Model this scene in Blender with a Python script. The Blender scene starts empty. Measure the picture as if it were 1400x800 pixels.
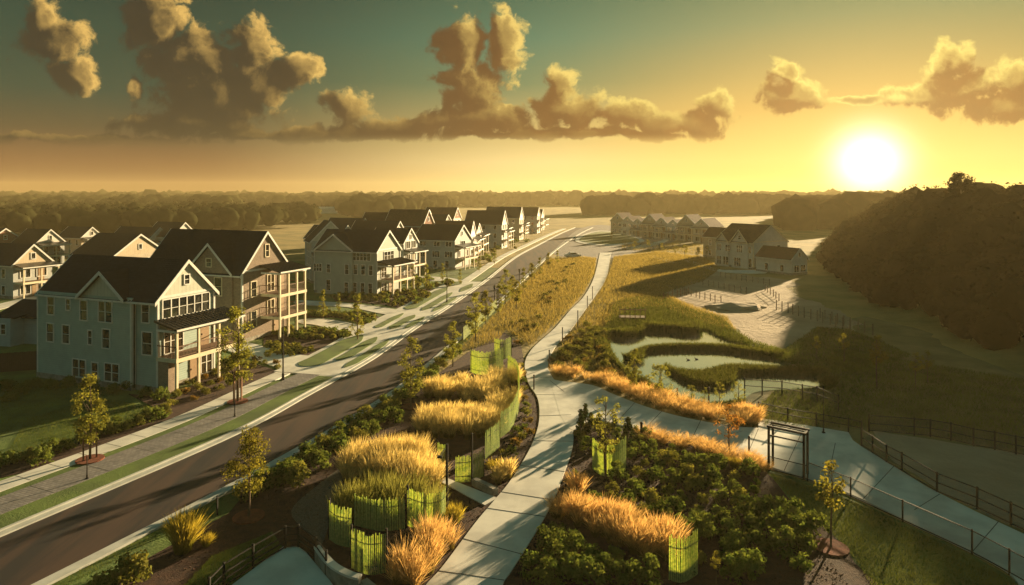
import bpy, bmesh, math, random
import numpy as np
from mathutils import Vector, Matrix
from mathutils.geometry import tessellate_polygon

random.seed(7)
RNG = np.random.default_rng(11)
S = bpy.context.scene
COL = S.collection
R = math.radians

# ------------------------------------------------------------------ camera
H, F, CX, HY = 17.0, 900.0, 700.0, 265.0      # eye height, focal length in photo pixels, principal column, horizon row
cam_d = bpy.data.cameras.new('camera')
cam_d.sensor_width = 36.0
cam_d.lens = 36.0 * F / 1400.0
cam_d.shift_y = -(400.0 - HY) / 1400.0
cam_d.clip_start, cam_d.clip_end = 0.5, 20000
cam = bpy.data.objects.new('camera', cam_d)
cam.location = (0, 0, H)
cam.rotation_euler = (R(90), 0, 0)
COL.objects.link(cam)
S.camera = cam

# ------------------------------------------------------------------ render settings
S.render.engine = 'CYCLES'
S.view_settings.view_transform = 'Standard'
S.view_settings.look = 'None'
S.view_settings.exposure = 2.05
S.view_settings.gamma = 1.0
S.view_settings.use_curve_mapping = False
cy = S.cycles
cy.use_denoising = True
cy.denoiser = 'OPENIMAGEDENOISE'
cy.max_bounces = 6
cy.diffuse_bounces = 2
cy.glossy_bounces = 2
cy.transmission_bounces = 3
cy.volume_bounces = 1
cy.transparent_max_bounces = 8
cy.sample_clamp_indirect = 4.0
cy.caustics_reflective = False
cy.caustics_refractive = False

# ------------------------------------------------------------------ sun
SUN_AZ, SUN_EL = R(38.0), R(9.2)               # azimuth clockwise from +Y
sd = Vector((math.sin(SUN_AZ) * math.cos(SUN_EL), math.cos(SUN_AZ) * math.cos(SUN_EL), math.sin(SUN_EL)))
sun_d = bpy.data.lights.new('sun', 'SUN')
sun_d.energy = 5.0
sun_d.color = (1.0, 0.76, 0.42)
sun_d.angle = R(0.6)
sun = bpy.data.objects.new('sun', sun_d)
sun.rotation_euler = sd.to_track_quat('Z', 'Y').to_euler()
sun.location = (40, 70, 60)
COL.objects.link(sun)

# ------------------------------------------------------------------ world: Nishita sky, sunset glow and cumulus, all by direction
W = bpy.data.worlds.new('World')
S.world = W
W.use_nodes = True
nt = W.node_tree
for n in list(nt.nodes):
    nt.nodes.remove(n)

class Net:
    def __init__(s, tree): s.t = tree
    def put(s, sock, v):
        if hasattr(v, 'links'): s.t.links.new(v, sock)
        elif isinstance(v, (tuple, list, Vector)):
            v = tuple(v)
            if len(sock.default_value) == 4 and len(v) == 3: v = v + (1,)
            sock.default_value = v
        else: sock.default_value = v
    def node(s, typ, **kw):
        n = s.t.nodes.new(typ)
        for k, v in kw.items(): setattr(n, k, v)
        return n
    def m(s, op, a, b=0.0, c=None, clamp=False):
        n = s.node('ShaderNodeMath', operation=op, use_clamp=clamp)
        s.put(n.inputs[0], a); s.put(n.inputs[1], b)
        if c is not None: s.put(n.inputs[2], c)
        return n.outputs[0]
    def v(s, op, a, b=(0, 0, 0)):
        n = s.node('ShaderNodeVectorMath', operation=op)
        s.put(n.inputs[0], a)
        if op == 'SCALE': s.put(n.inputs['Scale'], b)
        else: s.put(n.inputs[1], b)
        return n.outputs['Value'] if op in ('LENGTH', 'DOT_PRODUCT', 'DISTANCE') else n.outputs[0]
    def comb(s, x, y, z):
        n = s.node('ShaderNodeCombineXYZ')
        for i, q in enumerate((x, y, z)): s.put(n.inputs[i], q)
        return n.outputs[0]
    def sep(s, a):
        n = s.node('ShaderNodeSeparateXYZ'); s.put(n.inputs[0], a)
        return n.outputs
    def mix(s, f, a, b, blend='MIX'):
        n = s.node('ShaderNodeMix', data_type='RGBA', blend_type=blend)
        s.put(n.inputs[0], f); s.put(n.inputs[6], a); s.put(n.inputs[7], b)
        return n.outputs[2]
    def step(s, x, a, b, lo=0.0, hi=1.0):
        n = s.node('ShaderNodeMapRange', interpolation_type='SMOOTHSTEP')
        for i, q in enumerate((x, a, b, lo, hi)): s.put(n.inputs[i], q)
        return n.outputs[0]
    def ramp(s, f, stops, interp='LINEAR'):
        n = s.node('ShaderNodeValToRGB'); s.put(n.inputs[0], f)
        cr = n.color_ramp; cr.interpolation = interp
        while len(cr.elements) < len(stops): cr.elements.new(0.5)
        for e, (p, c) in zip(cr.elements, stops):
            e.position = p; e.color = tuple(c) + (1,)
        return n.outputs[0]
    def noise(s, vec, scale, detail=4.0, rough=0.55, dist=0.0):
        n = s.node('ShaderNodeTexNoise')
        s.put(n.inputs['Vector'], vec)
        n.inputs['Scale'].default_value = scale; n.inputs['Detail'].default_value = detail
        n.inputs['Roughness'].default_value = rough; n.inputs['Distortion'].default_value = dist
        return n.outputs

def lin(r, g, b):
    return tuple(((c / 255 + 0.055) / 1.055) ** 2.4 if c > 10 else c / 255 / 12.92 for c in (r, g, b))

def build_world():
    N = Net(nt)
    EXPO = 2.0 ** S.view_settings.exposure
    tc = N.node('ShaderNodeTexCoord')
    d = N.v('NORMALIZE', tc.outputs['Generated'])
    dx, dy, dz = N.sep(d)
    # the visible disc stands a little above the far trees
    vis = Vector(((1188 - CX) / F, 1.0, (HY - 222) / F)).normalized()
    cosg = N.v('DOT_PRODUCT', d, tuple(vis))
    ang = N.m('ARCCOSINE', N.m('MINIMUM', cosg, 0.99999))          # radians from the sun
    el = N.m('MAXIMUM', dz, 0.0)
    hor = N.m('DIVIDE', el, 0.42, clamp=True)
    def px(y): return ((HY - y) / F) / 0.42 / 1.05
    far = N.ramp(hor, [(0.0, lin(132, 88, 50)), (px(225), lin(128, 88, 52)), (px(185), lin(88, 76, 48)), (px(140), lin(54, 74, 54)),
                       (px(60), lin(36, 68, 52)), (px(0), lin(28, 56, 44)), (1.0, lin(38, 74, 66))])
    mid = N.ramp(hor, [(0.0, lin(255, 222, 136)), (px(220), lin(255, 226, 148)), (px(170), lin(206, 178, 106)), (px(110), lin(122, 140, 96)),
                       (px(50), lin(90, 130, 100)), (px(0), lin(74, 112, 84)), (1.0, lin(52, 86, 76))])
    nearc = N.ramp(hor, [(0.0, lin(255, 214, 100)), (px(220), lin(255, 216, 112)), (px(150), lin(222, 178, 88)), (px(90), lin(180, 158, 92)),
                         (px(40), lin(140, 144, 96)), (px(0), lin(112, 128, 88)), (1.0, lin(84, 104, 84))])
    back = N.ramp(hor, [(0.0, lin(52, 66, 60)), (0.3, lin(66, 110, 106)), (1.0, lin(54, 112, 112))])  # unseen sky behind the camera, made brighter teal as fill for shaded walls
    c = N.mix(N.step(ang, 0.98, 0.38), far, mid)
    c = N.mix(N.step(ang, 0.55, 0.12), c, nearc)
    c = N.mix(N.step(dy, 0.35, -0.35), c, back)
    # glow about the sun and the disc itself
    g1 = N.m('EXPONENT', N.m('MULTIPLY', N.m('POWER', N.m('DIVIDE', ang, 0.22), 1.15), -1.0))
    g2 = N.m('EXPONENT', N.m('MULTIPLY', N.m('POWER', N.m('DIVIDE', ang, 0.037), 2.0), -1.0))
    # ---- cumulus: soft blobs by direction, broken up by billows
    u = N.m('DIVIDE', dx, N.m('MAXIMUM', dy, 0.05))
    v_ = N.m('DIVIDE', dz, N.m('MAXIMUM', dy, 0.05))
    P0 = N.comb(u, v_, 0.0)
    blobs = [(58, 28, 34, 30), (72, 62, 58, 38), (104, 102, 38, 26),
             (215, 22, 52, 44), (252, 84, 76, 62), (292, 138, 92, 46), (345, 62, 46, 40), (350, 112, 62, 46), (262, 166, 110, 20), (184, 112, 14, 26),
             (412, 96, 42, 26), (476, 148, 34, 30), (540, 172, 56, 16), (600, 170, 50, 18),
             (632, 62, 40, 46), (690, 62, 30, 50), (640, 118, 62, 48), (655, 164, 84, 26),
             (768, 116, 26, 34), (772, 150, 54, 32), (858, 158, 48, 24), (900, 168, 44, 18), (980, 148, 24, 30), (952, 172, 56, 16),
             (1078, 100, 24, 22), (1084, 132, 46, 26),
             (1302, 86, 40, 32), (1322, 118, 60, 36), (1246, 132, 62, 18), (1388, 108, 42, 34), (1372, 142, 80, 20), (1180, 138, 60, 9),
             (420, 182, 230, 11), (130, 192, 190, 9), (760, 184, 240, 9)]
    grp = bpy.data.node_groups.new('cumulus_field', 'ShaderNodeTree')
    grp.interface.new_socket('P', in_out='INPUT', socket_type='NodeSocketVector')
    grp.interface.new_socket('D', in_out='OUTPUT', socket_type='NodeSocketFloat')
    grp.interface.new_socket('M', in_out='OUTPUT', socket_type='NodeSocketFloat')
    G = Net(grp)
    gi = G.node('NodeGroupInput'); go = G.node('NodeGroupOutput')
    p = gi.outputs[0]
    w1 = G.noise(p, 9.0, 3, 0.5)['Color']
    p2 = G.v('ADD', p, G.v('SCALE', G.v('SUBTRACT', w1, (0.5, 0.5, 0.5)), 0.045))
    w2 = G.noise(p, 30.0, 3, 0.5)['Color']
    p2 = G.v('ADD', p2, G.v('SCALE', G.v('SUBTRACT', w2, (0.5, 0.5, 0.5)), 0.018))
    acc = None
    for (x, y, rx, ry) in blobs:
        n = G.node('ShaderNodeVectorMath', operation='MULTIPLY_ADD')
        G.put(n.inputs[0], p2); n.inputs[1].default_value = (F / rx, F / ry, 0.0); n.inputs[2].default_value = (-(x - CX) / rx, -(HY - y) / ry, 0.0)
        f = G.v('LENGTH', n.outputs[0])
        if acc is None: acc = f
        else:
            n = G.node('ShaderNodeMath', operation='SMOOTH_MIN')
            G.put(n.inputs[0], acc); G.put(n.inputs[1], f); n.inputs[2].default_value = 0.25
            acc = n.outputs[0]
    acc = G.m('SUBTRACT', 1.48, acc)
    vo = G.node('ShaderNodeTexVoronoi', feature='F1')
    G.put(vo.inputs['Vector'], p2)
    vo.inputs['Scale'].default_value = 22.0; vo.inputs['Detail'].default_value = 4.0; vo.inputs['Roughness'].default_value = 0.55
    bil = G.m('MULTIPLY', G.m('SUBTRACT', 0.42, vo.outputs['Distance']), 0.62)
    fb = G.m('MULTIPLY', G.m('SUBTRACT', G.noise(p2, 30.0, 9, 0.66)[0], 0.5), 1.05)
    fb2 = G.m('MULTIPLY', G.m('SUBTRACT', G.noise(p2, 95.0, 5, 0.7)[0], 0.5), 0.50)
    tot = G.m('ADD', G.m('ADD', acc, bil), G.m('ADD', fb, fb2))
    G.put(go.inputs[0], tot)
    G.put(go.inputs[1], G.m('ADD', acc, G.m('MULTIPLY', bil, 0.45)))
    def field(vec):
        n = N.node('ShaderNodeGroup', node_tree=grp); N.put(n.inputs[0], vec)
        return n.outputs[0], n.outputs[1]
    tosun = N.v('NORMALIZE', N.v('SUBTRACT', ((1188 - CX) / F, (HY - 120) / F + 0.35, 0.0), P0))
    d0, m0 = field(P0)
    d2, m2 = field(N.v('ADD', P0, N.v('SCALE', tosun, 0.026)))
    base = N.step(v_, (HY - 204) / F, (HY - 182) / F)
    cover = N.m('MULTIPLY', N.m('MULTIPLY', N.step(d0, 0.0, 0.40), base), N.step(dy, 0.3, 0.5))
    raw = N.m('ADD', N.m('MULTIPLY', N.m('SUBTRACT', m0, m2), 0.55), N.m('MULTIPLY', N.m('SUBTRACT', d0, d2), 0.45))
    thin = N.step(d0, 0.55, 0.05)
    lit = N.m('ADD', N.m('MULTIPLY', N.step(raw, 0.06, 0.72), N.m('ADD', 0.34, N.m('MULTIPLY', N.step(d0, 1.0, 0.10), 0.86))), N.m('MULTIPLY', N.m('MULTIPLY', thin, N.step(raw, -0.05, 0.3)), 0.60))
    low = N.step(v_, (HY - 196) / F, (HY - 95) / F)
    lit2 = N.m('MULTIPLY', lit, N.m('ADD', 0.15, N.m('MULTIPLY', low, 0.85)), clamp=True)
    tex = N.m('ADD', 0.45, N.m('MULTIPLY', N.noise(P0, 34.0, 8, 0.68)[0], 1.1))
    lit2 = N.m('MULTIPLY', lit2, tex, clamp=True)
    prox = N.step(ang, 0.95, 0.10)
    dark = N.mix(prox, lin(48, 42, 28), lin(140, 86, 26))
    bright = N.mix(prox, lin(236, 190, 100), lin(255, 228, 120))
    cl = N.mix(lit2, N.v('SCALE', dark, N.m('ADD', 0.35, N.m('MULTIPLY', tex, 0.65))), bright)
    c = N.mix(cover, c, cl)
    c = N.v('ADD', c, N.v('SCALE', lin(255, 220, 140), N.m('MULTIPLY', g1, 0.44)))
    c = N.v('ADD', c, N.v('SCALE', (1.0, 0.97, 0.90), N.m('MULTIPLY', g2, 1.9)))
    sky = N.node('ShaderNodeTexSky', sky_type='NISHITA')
    sky.sun_disc = False
    sky.sun_elevation = SUN_EL
    sky.sun_rotation = SUN_AZ
    sky.air_density = 1.0; sky.dust_density = 2.0; sky.ozone_density = 1.0
    STR = 0.1
    nis = N.v('MINIMUM', N.v('SCALE', sky.outputs[0], 0.05), (0.045, 0.042, 0.032))
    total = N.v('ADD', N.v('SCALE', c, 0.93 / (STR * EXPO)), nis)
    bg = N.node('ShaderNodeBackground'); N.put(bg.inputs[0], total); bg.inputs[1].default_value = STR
    out = N.node('ShaderNodeOutputWorld')
    nt.links.new(bg.outputs[0], out.inputs[0])
build_world()
W.cycles.sampling_method = 'MANUAL'
W.cycles.sample_map_resolution = 512

# ------------------------------------------------------------------ helpers
def at(px, py, z=0.0):
    """photo pixel -> point on the plane at height z"""
    D = F * (H - z) / (py - HY)
    return ((px - CX) / F * D, D)
def zm(ox, oy, s):
    return lambda a, b: at(ox + a * s, oy + b * s)
z2, z3, z4 = zm(0, 400, .5), zm(380, 240, .325), zm(300, 450, .4377)
z5, z6, z7, z8 = zm(700, 450, .4376), zm(1000, 450, .4376), zm(760, 240, .325), zm(740, 380, .3143)

def tag(o, label=None, cat=None, group=None, kind=None):
    if label: o['label'] = label
    if cat: o['category'] = cat
    if group: o['group'] = group
    if kind: o['kind'] = kind
    return o
def empty(name, loc=(0, 0, 0), rz=0.0):
    o = bpy.data.objects.new(name, None)
    o.location = loc; o.rotation_euler = (0, 0, rz); o.empty_display_size = 0.3
    COL.objects.link(o); return o
def link(name, me, parent=None, loc=None, rz=None):
    o = bpy.data.objects.new(name, me); COL.objects.link(o)
    if parent: o.parent = parent
    if loc: o.location = loc
    if rz is not None: o.rotation_euler = (0, 0, rz)
    return o
CH = {}
def copy_tree(o, parent=None):
    c = o.copy(); COL.objects.link(c)
    if parent: c.parent = parent
    for k in list(o.children): copy_tree(k, c)
    return c
PROTO, USED = {}, set()
def place(key, x, y, z=0.0, rz=None, s=1.0, label=None, cat=None, group=None, sz=None):
    p = PROTO[key]
    if key in USED: o = copy_tree(p)
    else: o = p; USED.add(key)
    o.location = (x, y, z)
    o.rotation_euler = (0, 0, random.uniform(0, 6.28) if rz is None else rz)
    o.scale = (s, s, sz or s)
    return tag(o, label, cat, group)
ORD = 'first second third fourth fifth sixth seventh eighth ninth tenth eleventh twelfth thirteenth fourteenth fifteenth sixteenth seventeenth eighteenth nineteenth twentieth'.split()
def ordn(i): return ORD[i] if i < 20 else 'twenty-' + ORD[i - 20] if i < 29 else 'thirtieth' if i == 29 else 'thirty-' + ORD[i - 30]

class MB:
    def __init__(s): s.v, s.f, s.mi, s.cur = [], [], [], 0
    def add(s, vs, fs):
        b = len(s.v); s.v += [tuple(v) for v in vs]
        for f in fs: s.f.append([b + i for i in f]); s.mi.append(s.cur)
        return s
    def box(s, x0, x1, y0, y1, z0, z1):
        return s.add([(x0, y0, z0), (x1, y0, z0), (x1, y1, z0), (x0, y1, z0), (x0, y0, z1), (x1, y0, z1), (x1, y1, z1), (x0, y1, z1)],
                     [(3, 2, 1, 0), (4, 5, 6, 7), (0, 1, 5, 4), (1, 2, 6, 5), (2, 3, 7, 6), (3, 0, 4, 7)])
    def beam(s, a, b, w, h=None):
        a, b = Vector(a), Vector(b); h = h or w
        d = (b - a).normalized(); up = Vector((0, 0, 1)) if abs(d.z) < 0.95 else Vector((1, 0, 0))
        sx = d.cross(up).normalized() * w / 2; sy = d.cross(sx).normalized() * h / 2
        vs = [p + q for p in (a, b) for q in (-sx - sy, sx - sy, sx + sy, -sx + sy)]
        return s.add(vs, [(0, 1, 2, 3), (7, 6, 5, 4), (0, 4, 5, 1), (1, 5, 6, 2), (2, 6, 7, 3), (3, 7, 4, 0)])
    def tube(s, pts, rad, n=7):
        pts = [Vector(p) for p in pts]
        if not hasattr(rad, '__len__'): rad = [rad] * len(pts)
        rings = []
        for i, p in enumerate(pts):
            d = (pts[min(i + 1, len(pts) - 1)] - pts[max(i - 1, 0)]).normalized()
            a = d.cross(Vector((0.3, 1, 0.2)) if abs(d.y) < 0.9 else Vector((1, 0.2, 0.1))).normalized(); b = d.cross(a)
            rings.append([p + (a * math.cos(2 * math.pi * k / n) + b * math.sin(2 * math.pi * k / n)) * rad[i] for k in range(n)])
        vs = [q for r in rings for q in r]; fs = []
        for i in range(len(pts) - 1):
            for k in range(n):
                fs.append((i * n + k, i * n + (k + 1) % n, (i + 1) * n + (k + 1) % n, (i + 1) * n + k))
        fs.append(tuple(reversed(range(n)))); fs.append(tuple(range((len(pts) - 1) * n, len(pts) * n)))
        return s.add(vs, fs)
    def prism(s, poly, z0, z1):
        """closed vertical prism over a 2-D polygon"""
        poly = [tuple(p[:2]) for p in poly]
        A = sum(poly[i - 1][0] * poly[i][1] - poly[i][0] * poly[i - 1][1] for i in range(len(poly)))
        if A < 0: poly = poly[::-1]
        n = len(poly)
        tris = tessellate_polygon([[Vector((x, y, 0)) for x, y in poly]])
        vs = [(x, y, z0) for x, y in poly] + [(x, y, z1) for x, y in poly]
        fs = []
        for t in tris:
            a, b, c = [poly[i] for i in t]
            if (b[0] - a[0]) * (c[1] - a[1]) - (b[1] - a[1]) * (c[0] - a[0]) < 0: t = t[::-1]
            fs.append(tuple(i + n for i in t)); fs.append(tuple(reversed(t)))
        fs += [(i, (i + 1) % n, (i + 1) % n + n, i + n) for i in range(n)]
        return s.add(vs, fs)
    def extr(s, prof, axis, a, b):
        """profile in the plane across an axis ('x' or 'y'), extruded from a to b"""
        n = len(prof)
        mk = (lambda t, p: (t, p[0], p[1])) if axis == 'x' else (lambda t, p: (p[0], t, p[1]))
        vs = [mk(a, p) for p in prof] + [mk(b, p) for p in prof]
        fs = [(i, (i + 1) % n, (i + 1) % n + n, i + n) for i in range(n)]
        tris = tessellate_polygon([[Vector((p[0], p[1], 0)) for p in prof]])
        for t in tris: fs.append(tuple(t)); fs.append(tuple(i + n for i in reversed(t)))
        return s.add(vs, fs)
    def mesh(s, name, mats):
        me = bpy.data.meshes.new(name)
        me.from_pydata(s.v, [], s.f)
        for m in (mats if isinstance(mats, (list, tuple)) else [mats]): me.materials.append(m)
        if any(s.mi): me.polygons.foreach_set('material_index', s.mi)
        bm = bmesh.new(); bm.from_mesh(me); bmesh.ops.recalc_face_normals(bm, faces=bm.faces); bm.to_mesh(me); bm.free()
        return me
    def build(s, name, mats, parent=None, loc=None, rz=None):
        return link(name, s.mesh(name, mats), parent, loc, rz)

def np_quads(name, V, mats, h=None):
    """mesh of quads from an (n*4,3) array"""
    V = np.ascontiguousarray(V, dtype=np.float32); nq = len(V) // 4
    me = bpy.data.meshes.new(name)
    me.vertices.add(len(V)); me.vertices.foreach_set('co', V.ravel())
    me.loops.add(len(V)); me.loops.foreach_set('vertex_index', np.arange(len(V), dtype=np.int32))
    me.polygons.add(nq); me.polygons.foreach_set('loop_start', np.arange(nq, dtype=np.int32) * 4)
    if h is not None:
        a = me.attributes.new('h', 'FLOAT', 'POINT'); a.data.foreach_set('value', np.ascontiguousarray(h, dtype=np.float32))
    me.update(calc_edges=True)
    me.materials.append(mats)
    return me
def leaf_verts(c, nrm, size, aspect=0.6):
    n = len(c); r = RNG.normal(size=(n, 3))
    nrm = nrm / (np.linalg.norm(nrm, axis=1, keepdims=True) + 1e-9)
    t = np.cross(nrm, r); t /= np.linalg.norm(t, axis=1, keepdims=True) + 1e-9
    b = np.cross(nrm, t); s = np.asarray(size).reshape(-1, 1)
    V = np.stack([c - t * s, c + b * s * aspect, c + t * s, c - b * s * aspect], 1)
    return V.reshape(-1, 3)
def lumps(m, n, prof, lump_r, leaf, jitter=0.5):
    """leaves on m rounded clumps inside a crown whose radius at relative height t is prof(t); returns quads"""
    cs, ns, ss = [], [], []
    t = RNG.random(m); a = RNG.random(m) * 6.283; q = np.sqrt(RNG.random(m))
    rr = np.array([prof(x) for x in t])
    cen = np.stack([np.cos(a) * q * rr[:, 0], np.sin(a) * q * rr[:, 0], rr[:, 1]], 1)
    for k in range(m):
        kk = max(3, int(n / m * RNG.uniform(.5, 1.5)))
        dirs = RNG.normal(size=(kk, 3)); dirs /= np.linalg.norm(dirs, axis=1, keepdims=True)
        rad = lump_r * RNG.uniform(.6, 1.25)
        pos = cen[k] + dirs * rad * (RNG.random((kk, 1)) ** 0.45) * np.array([1, 1, .85])
        cs.append(pos); ns.append(dirs + RNG.normal(size=(kk, 3)) * jitter + np.array([0, 0, .3])); ss.append(leaf * RNG.uniform(.6, 1.3, kk))
    return leaf_verts(np.concatenate(cs), np.concatenate(ns), np.concatenate(ss))
def blade_mesh(name, base, height, lean, width, mat, hs=(0, .5, 1), ws=(1, .8, .15), curve=1.8):
    n = len(base); L = len(hs)
    ang = RNG.random(n) * 6.283
    side = np.stack([np.cos(ang), np.sin(ang), np.zeros(n)], 1)
    pts = []
    for t, w in zip(hs, ws):
        c = base + np.stack([lean[:, 0] * t ** curve, lean[:, 1] * t ** curve, height * t], 1)
        pts.append((c - side * (width * w / 2)[:, None], c + side * (width * w / 2)[:, None]))
    Q, hh = [], []
    for i in range(L - 1):
        Q.append(np.stack([pts[i][0], pts[i][1], pts[i + 1][1], pts[i + 1][0]], 1))
        hh.append(np.tile(np.array([hs[i], hs[i], hs[i + 1], hs[i + 1]]), (n, 1)))
    V = np.stack(Q, 1).reshape(-1, 3); hv = np.stack(hh, 1).reshape(-1)
    return np_quads(name, V, mat, hv)
def inside(P, poly):
    x, y = P[:, 0], P[:, 1]; c = np.zeros(len(P), bool); n = len(poly)
    for i in range(n):
        x0, y0 = poly[i - 1]; x1, y1 = poly[i]
        hit = ((y0 > y) != (y1 > y)) & (x < (x1 - x0) * (y - y0) / (y1 - y0 + 1e-12) + x0)
        c ^= hit
    return c
def scatter(poly, n):
    a = np.array(poly); lo, hi = a.min(0), a.max(0); out = []; got = 0
    while got < n:
        q = lo + RNG.random((n * 2, 2)) * (hi - lo); q = q[inside(q, poly)]
        out.append(q); got += len(q)
        if len(q) == 0: break
    return np.concatenate(out)[:n]
def smooth(pts, k=6, closed=False):
    """Catmull-Rom through 2-D points"""
    P = [np.array(p[:2], float) for p in pts]; out = []; n = len(P)
    for i in range(n if closed else n - 1):
        if closed: a, b, c, d = P[i - 1], P[i], P[(i + 1) % n], P[(i + 2) % n]
        else: a, b, c, d = P[max(i - 1, 0)], P[i], P[i + 1], P[min(i + 2, n - 1)]
        for j in range(k):
            t = j / k
            out.append(tuple(.5 * ((2 * b) + (c - a) * t + (2 * a - 5 * b + 4 * c - d) * t * t + (3 * b - a - 3 * c + d) * t ** 3)))
    if not closed: out.append(tuple(P[-1]))
    return out
def offset(line, d):
    """shift a polyline to its left by d"""
    a = np.array(line); t = np.gradient(a, axis=0); t /= np.linalg.norm(t, axis=1, keepdims=True)
    return [tuple(p) for p in a + np.stack([-t[:, 1], t[:, 0]], 1) * d]
def cut(line, y0, y1):
    """the stretch of a polyline between two distances y"""
    a = np.array(line); ys = np.concatenate([[y0], a[(a[:, 1] > y0) & (a[:, 1] < y1), 1], [y1]])
    return [(float(np.interp(y, a[:, 1], a[:, 0])), float(y)) for y in ys]
def struct(name, mb, m, label=None, cat=None):
    o = mb.build(name, m); tag(o, label, cat, None, 'structure'); return o
def ragged(poly, amp, step=.8):
    from mathutils import noise as nz
    out = []
    for i in range(len(poly)):
        a, b = np.array(poly[i - 1]), np.array(poly[i]); n = max(1, int(np.linalg.norm(b - a) / step))
        for k in range(n):
            p = a + (b - a) * k / n; o = nz.noise_vector(Vector((p[0] * .35, p[1] * .35, 3))) * amp + nz.noise_vector(Vector((p[0] * 1.3, p[1] * 1.3, 9))) * amp * .4
            out.append((float(p[0] + o.x), float(p[1] + o.y)))
    return out
def sheet(name, poly, z0, z1, m, label=None, cat=None):
    return struct(name, MB().prism(poly, z0, z1), m, label, cat)

# ------------------------------------------------------------------ materials
def surf(name, col, col2=None, scale=3.0, rough=0.85, bump=0.0, bscale=20.0, coords='Object', detail=5, spec=0.3, per_object=0.0, pattern=None, metal=0.0, stretch=None, contrast=(.3, .7)):
    m = bpy.data.materials.new(name); m.use_nodes = True
    t = m.node_tree; N = Net(t); b = t.nodes['Principled BSDF']
    if coords == 'World': vec = N.node('ShaderNodeNewGeometry').outputs['Position']
    else: vec = N.node('ShaderNodeTexCoord').outputs['Object']
    vv = N.v('MULTIPLY', vec, stretch) if stretch else vec
    col2 = col2 or tuple(c * .7 for c in col)
    f = N.step(N.noise(vv, scale, detail, .6)[0], contrast[0], contrast[1])
    c = N.mix(f, col, col2)
    hgt = None
    if pattern == 'siding':                      # lapped boards
        z = N.sep(vec)[2]
        fr = N.m('FRACT', N.m('DIVIDE', z, 0.2)); hgt = N.m('MULTIPLY', fr, -1.0)
        c = N.mix(N.m('MULTIPLY', N.m('LESS_THAN', fr, 0.1), .35), c, tuple(q * .45 for q in col2))
        bump = bump or .6
    elif pattern == 'batten':                    # board and batten
        x, y, z = N.sep(vec)
        fr = N.m('FRACT', N.m('DIVIDE', N.m('ADD', x, y), 0.42)); hgt = N.m('LESS_THAN', fr, 0.14)
        c = N.mix(N.m('MULTIPLY', N.m('LESS_THAN', N.m('ABSOLUTE', N.m('SUBTRACT', fr, .17)), 0.04), .5), c, tuple(q * .4 for q in col2))
        bump = bump or .8
    elif pattern in ('brick', 'shingle', 'paver'):
        x, y, z = N.sep(vec)
        bt = N.node('ShaderNodeTexBrick')
        if pattern == 'brick': N.put(bt.inputs['Vector'], N.comb(N.m('ADD', x, y), z, 0.0)); dims = (1.0, .24, .085, .012)
        elif pattern == 'shingle': N.put(bt.inputs['Vector'], N.comb(N.m('ADD', x, N.m('MULTIPLY', y, .2)), N.m('MULTIPLY', z, 1.0), 0.0)); dims = (1.0, .45, .16, .012)
        else: N.put(bt.inputs['Vector'], N.comb(N.m('ADD', N.m('MULTIPLY', x, .92), N.m('MULTIPLY', y, -.38)), N.m('ADD', N.m('MULTIPLY', x, .38), N.m('MULTIPLY', y, .92)), 0.0)); dims = (1.0, .36, .18, .02)
        bt.inputs['Scale'].default_value, bt.inputs['Brick Width'].default_value, bt.inputs['Row Height'].default_value, bt.inputs['Mortar Size'].default_value = dims
        N.put(bt.inputs['Color1'], c); N.put(bt.inputs['Color2'], N.v('SCALE', c, .68))
        bt.inputs['Mortar'].default_value = tuple(q * (.45 if pattern != 'brick' else 1.25) for q in col) + (1,)
        c = bt.outputs['Color']; hgt = N.m('SUBTRACT', 1.0, bt.outputs['Fac']); bump = bump or .5
    if per_object:
        oi = N.node('ShaderNodeObjectInfo')
        k = N.m('ADD', 1.0 - per_object / 2, N.m('MULTIPLY', oi.outputs['Random'], per_object))
        c = N.v('SCALE', c, k)
    N.put(b.inputs['Base Color'], c)
    b.inputs['Roughness'].default_value = rough; b.inputs['Specular IOR Level'].default_value = spec; b.inputs['Metallic'].default_value = metal
    if bump:
        if hgt is None: hgt = N.noise(vv, bscale, 5, .65)[0]
        bn = N.node('ShaderNodeBump'); bn.inputs['Strength'].default_value = min(bump, 1.0); bn.inputs['Distance'].default_value = 0.03 if pattern else max(.02, .6 / bscale)
        N.put(bn.inputs['Height'], hgt); N.put(b.inputs['Normal'], bn.outputs[0])
    return m
def leafy(name, col, col2, tr=0.45, top=None, hpow=1.0, per_object=0.35, nscale=1.2):
    """foliage: diffuse and translucent, clump-to-clump colour variation; with top= the colour of seed heads along the blade"""
    m = bpy.data.materials.new(name); m.use_nodes = True
    t = m.node_tree; N = Net(t); t.nodes.remove(t.nodes['Principled BSDF'])
    vec = N.node('ShaderNodeNewGeometry').outputs['Position']
    c = N.mix(N.step(N.noise(vec, nscale, 4, .6)[0], .35, .65), col, col2)
    if top:
        at_ = N.node('ShaderNodeAttribute', attribute_name='h')
        c = N.mix(N.step(at_.outputs['Fac'], .35 * hpow, .75 * hpow), c, N.mix(N.step(N.noise(vec, 3.0, 3, .6)[0], .35, .65), top, tuple(q * .5 for q in top)))
    oi = N.node('ShaderNodeObjectInfo')
    c = N.v('SCALE', c, N.m('ADD', 1.0 - per_object / 2, N.m('MULTIPLY', oi.outputs['Random'], per_object)))
    df = N.node('ShaderNodeBsdfDiffuse'); N.put(df.inputs[0], c)
    tl = N.node('ShaderNodeBsdfTranslucent'); N.put(tl.inputs[0], N.v('MULTIPLY', c, (1.25, 1.15, .7)))
    mx = N.node('ShaderNodeMixShader'); mx.inputs[0].default_value = tr
    t.links.new(df.outputs[0], mx.inputs[1]); t.links.new(tl.outputs[0], mx.inputs[2])
    t.links.new(mx.outputs[0], t.nodes['Material Output'].inputs[0])
    return m
M = {}
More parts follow.
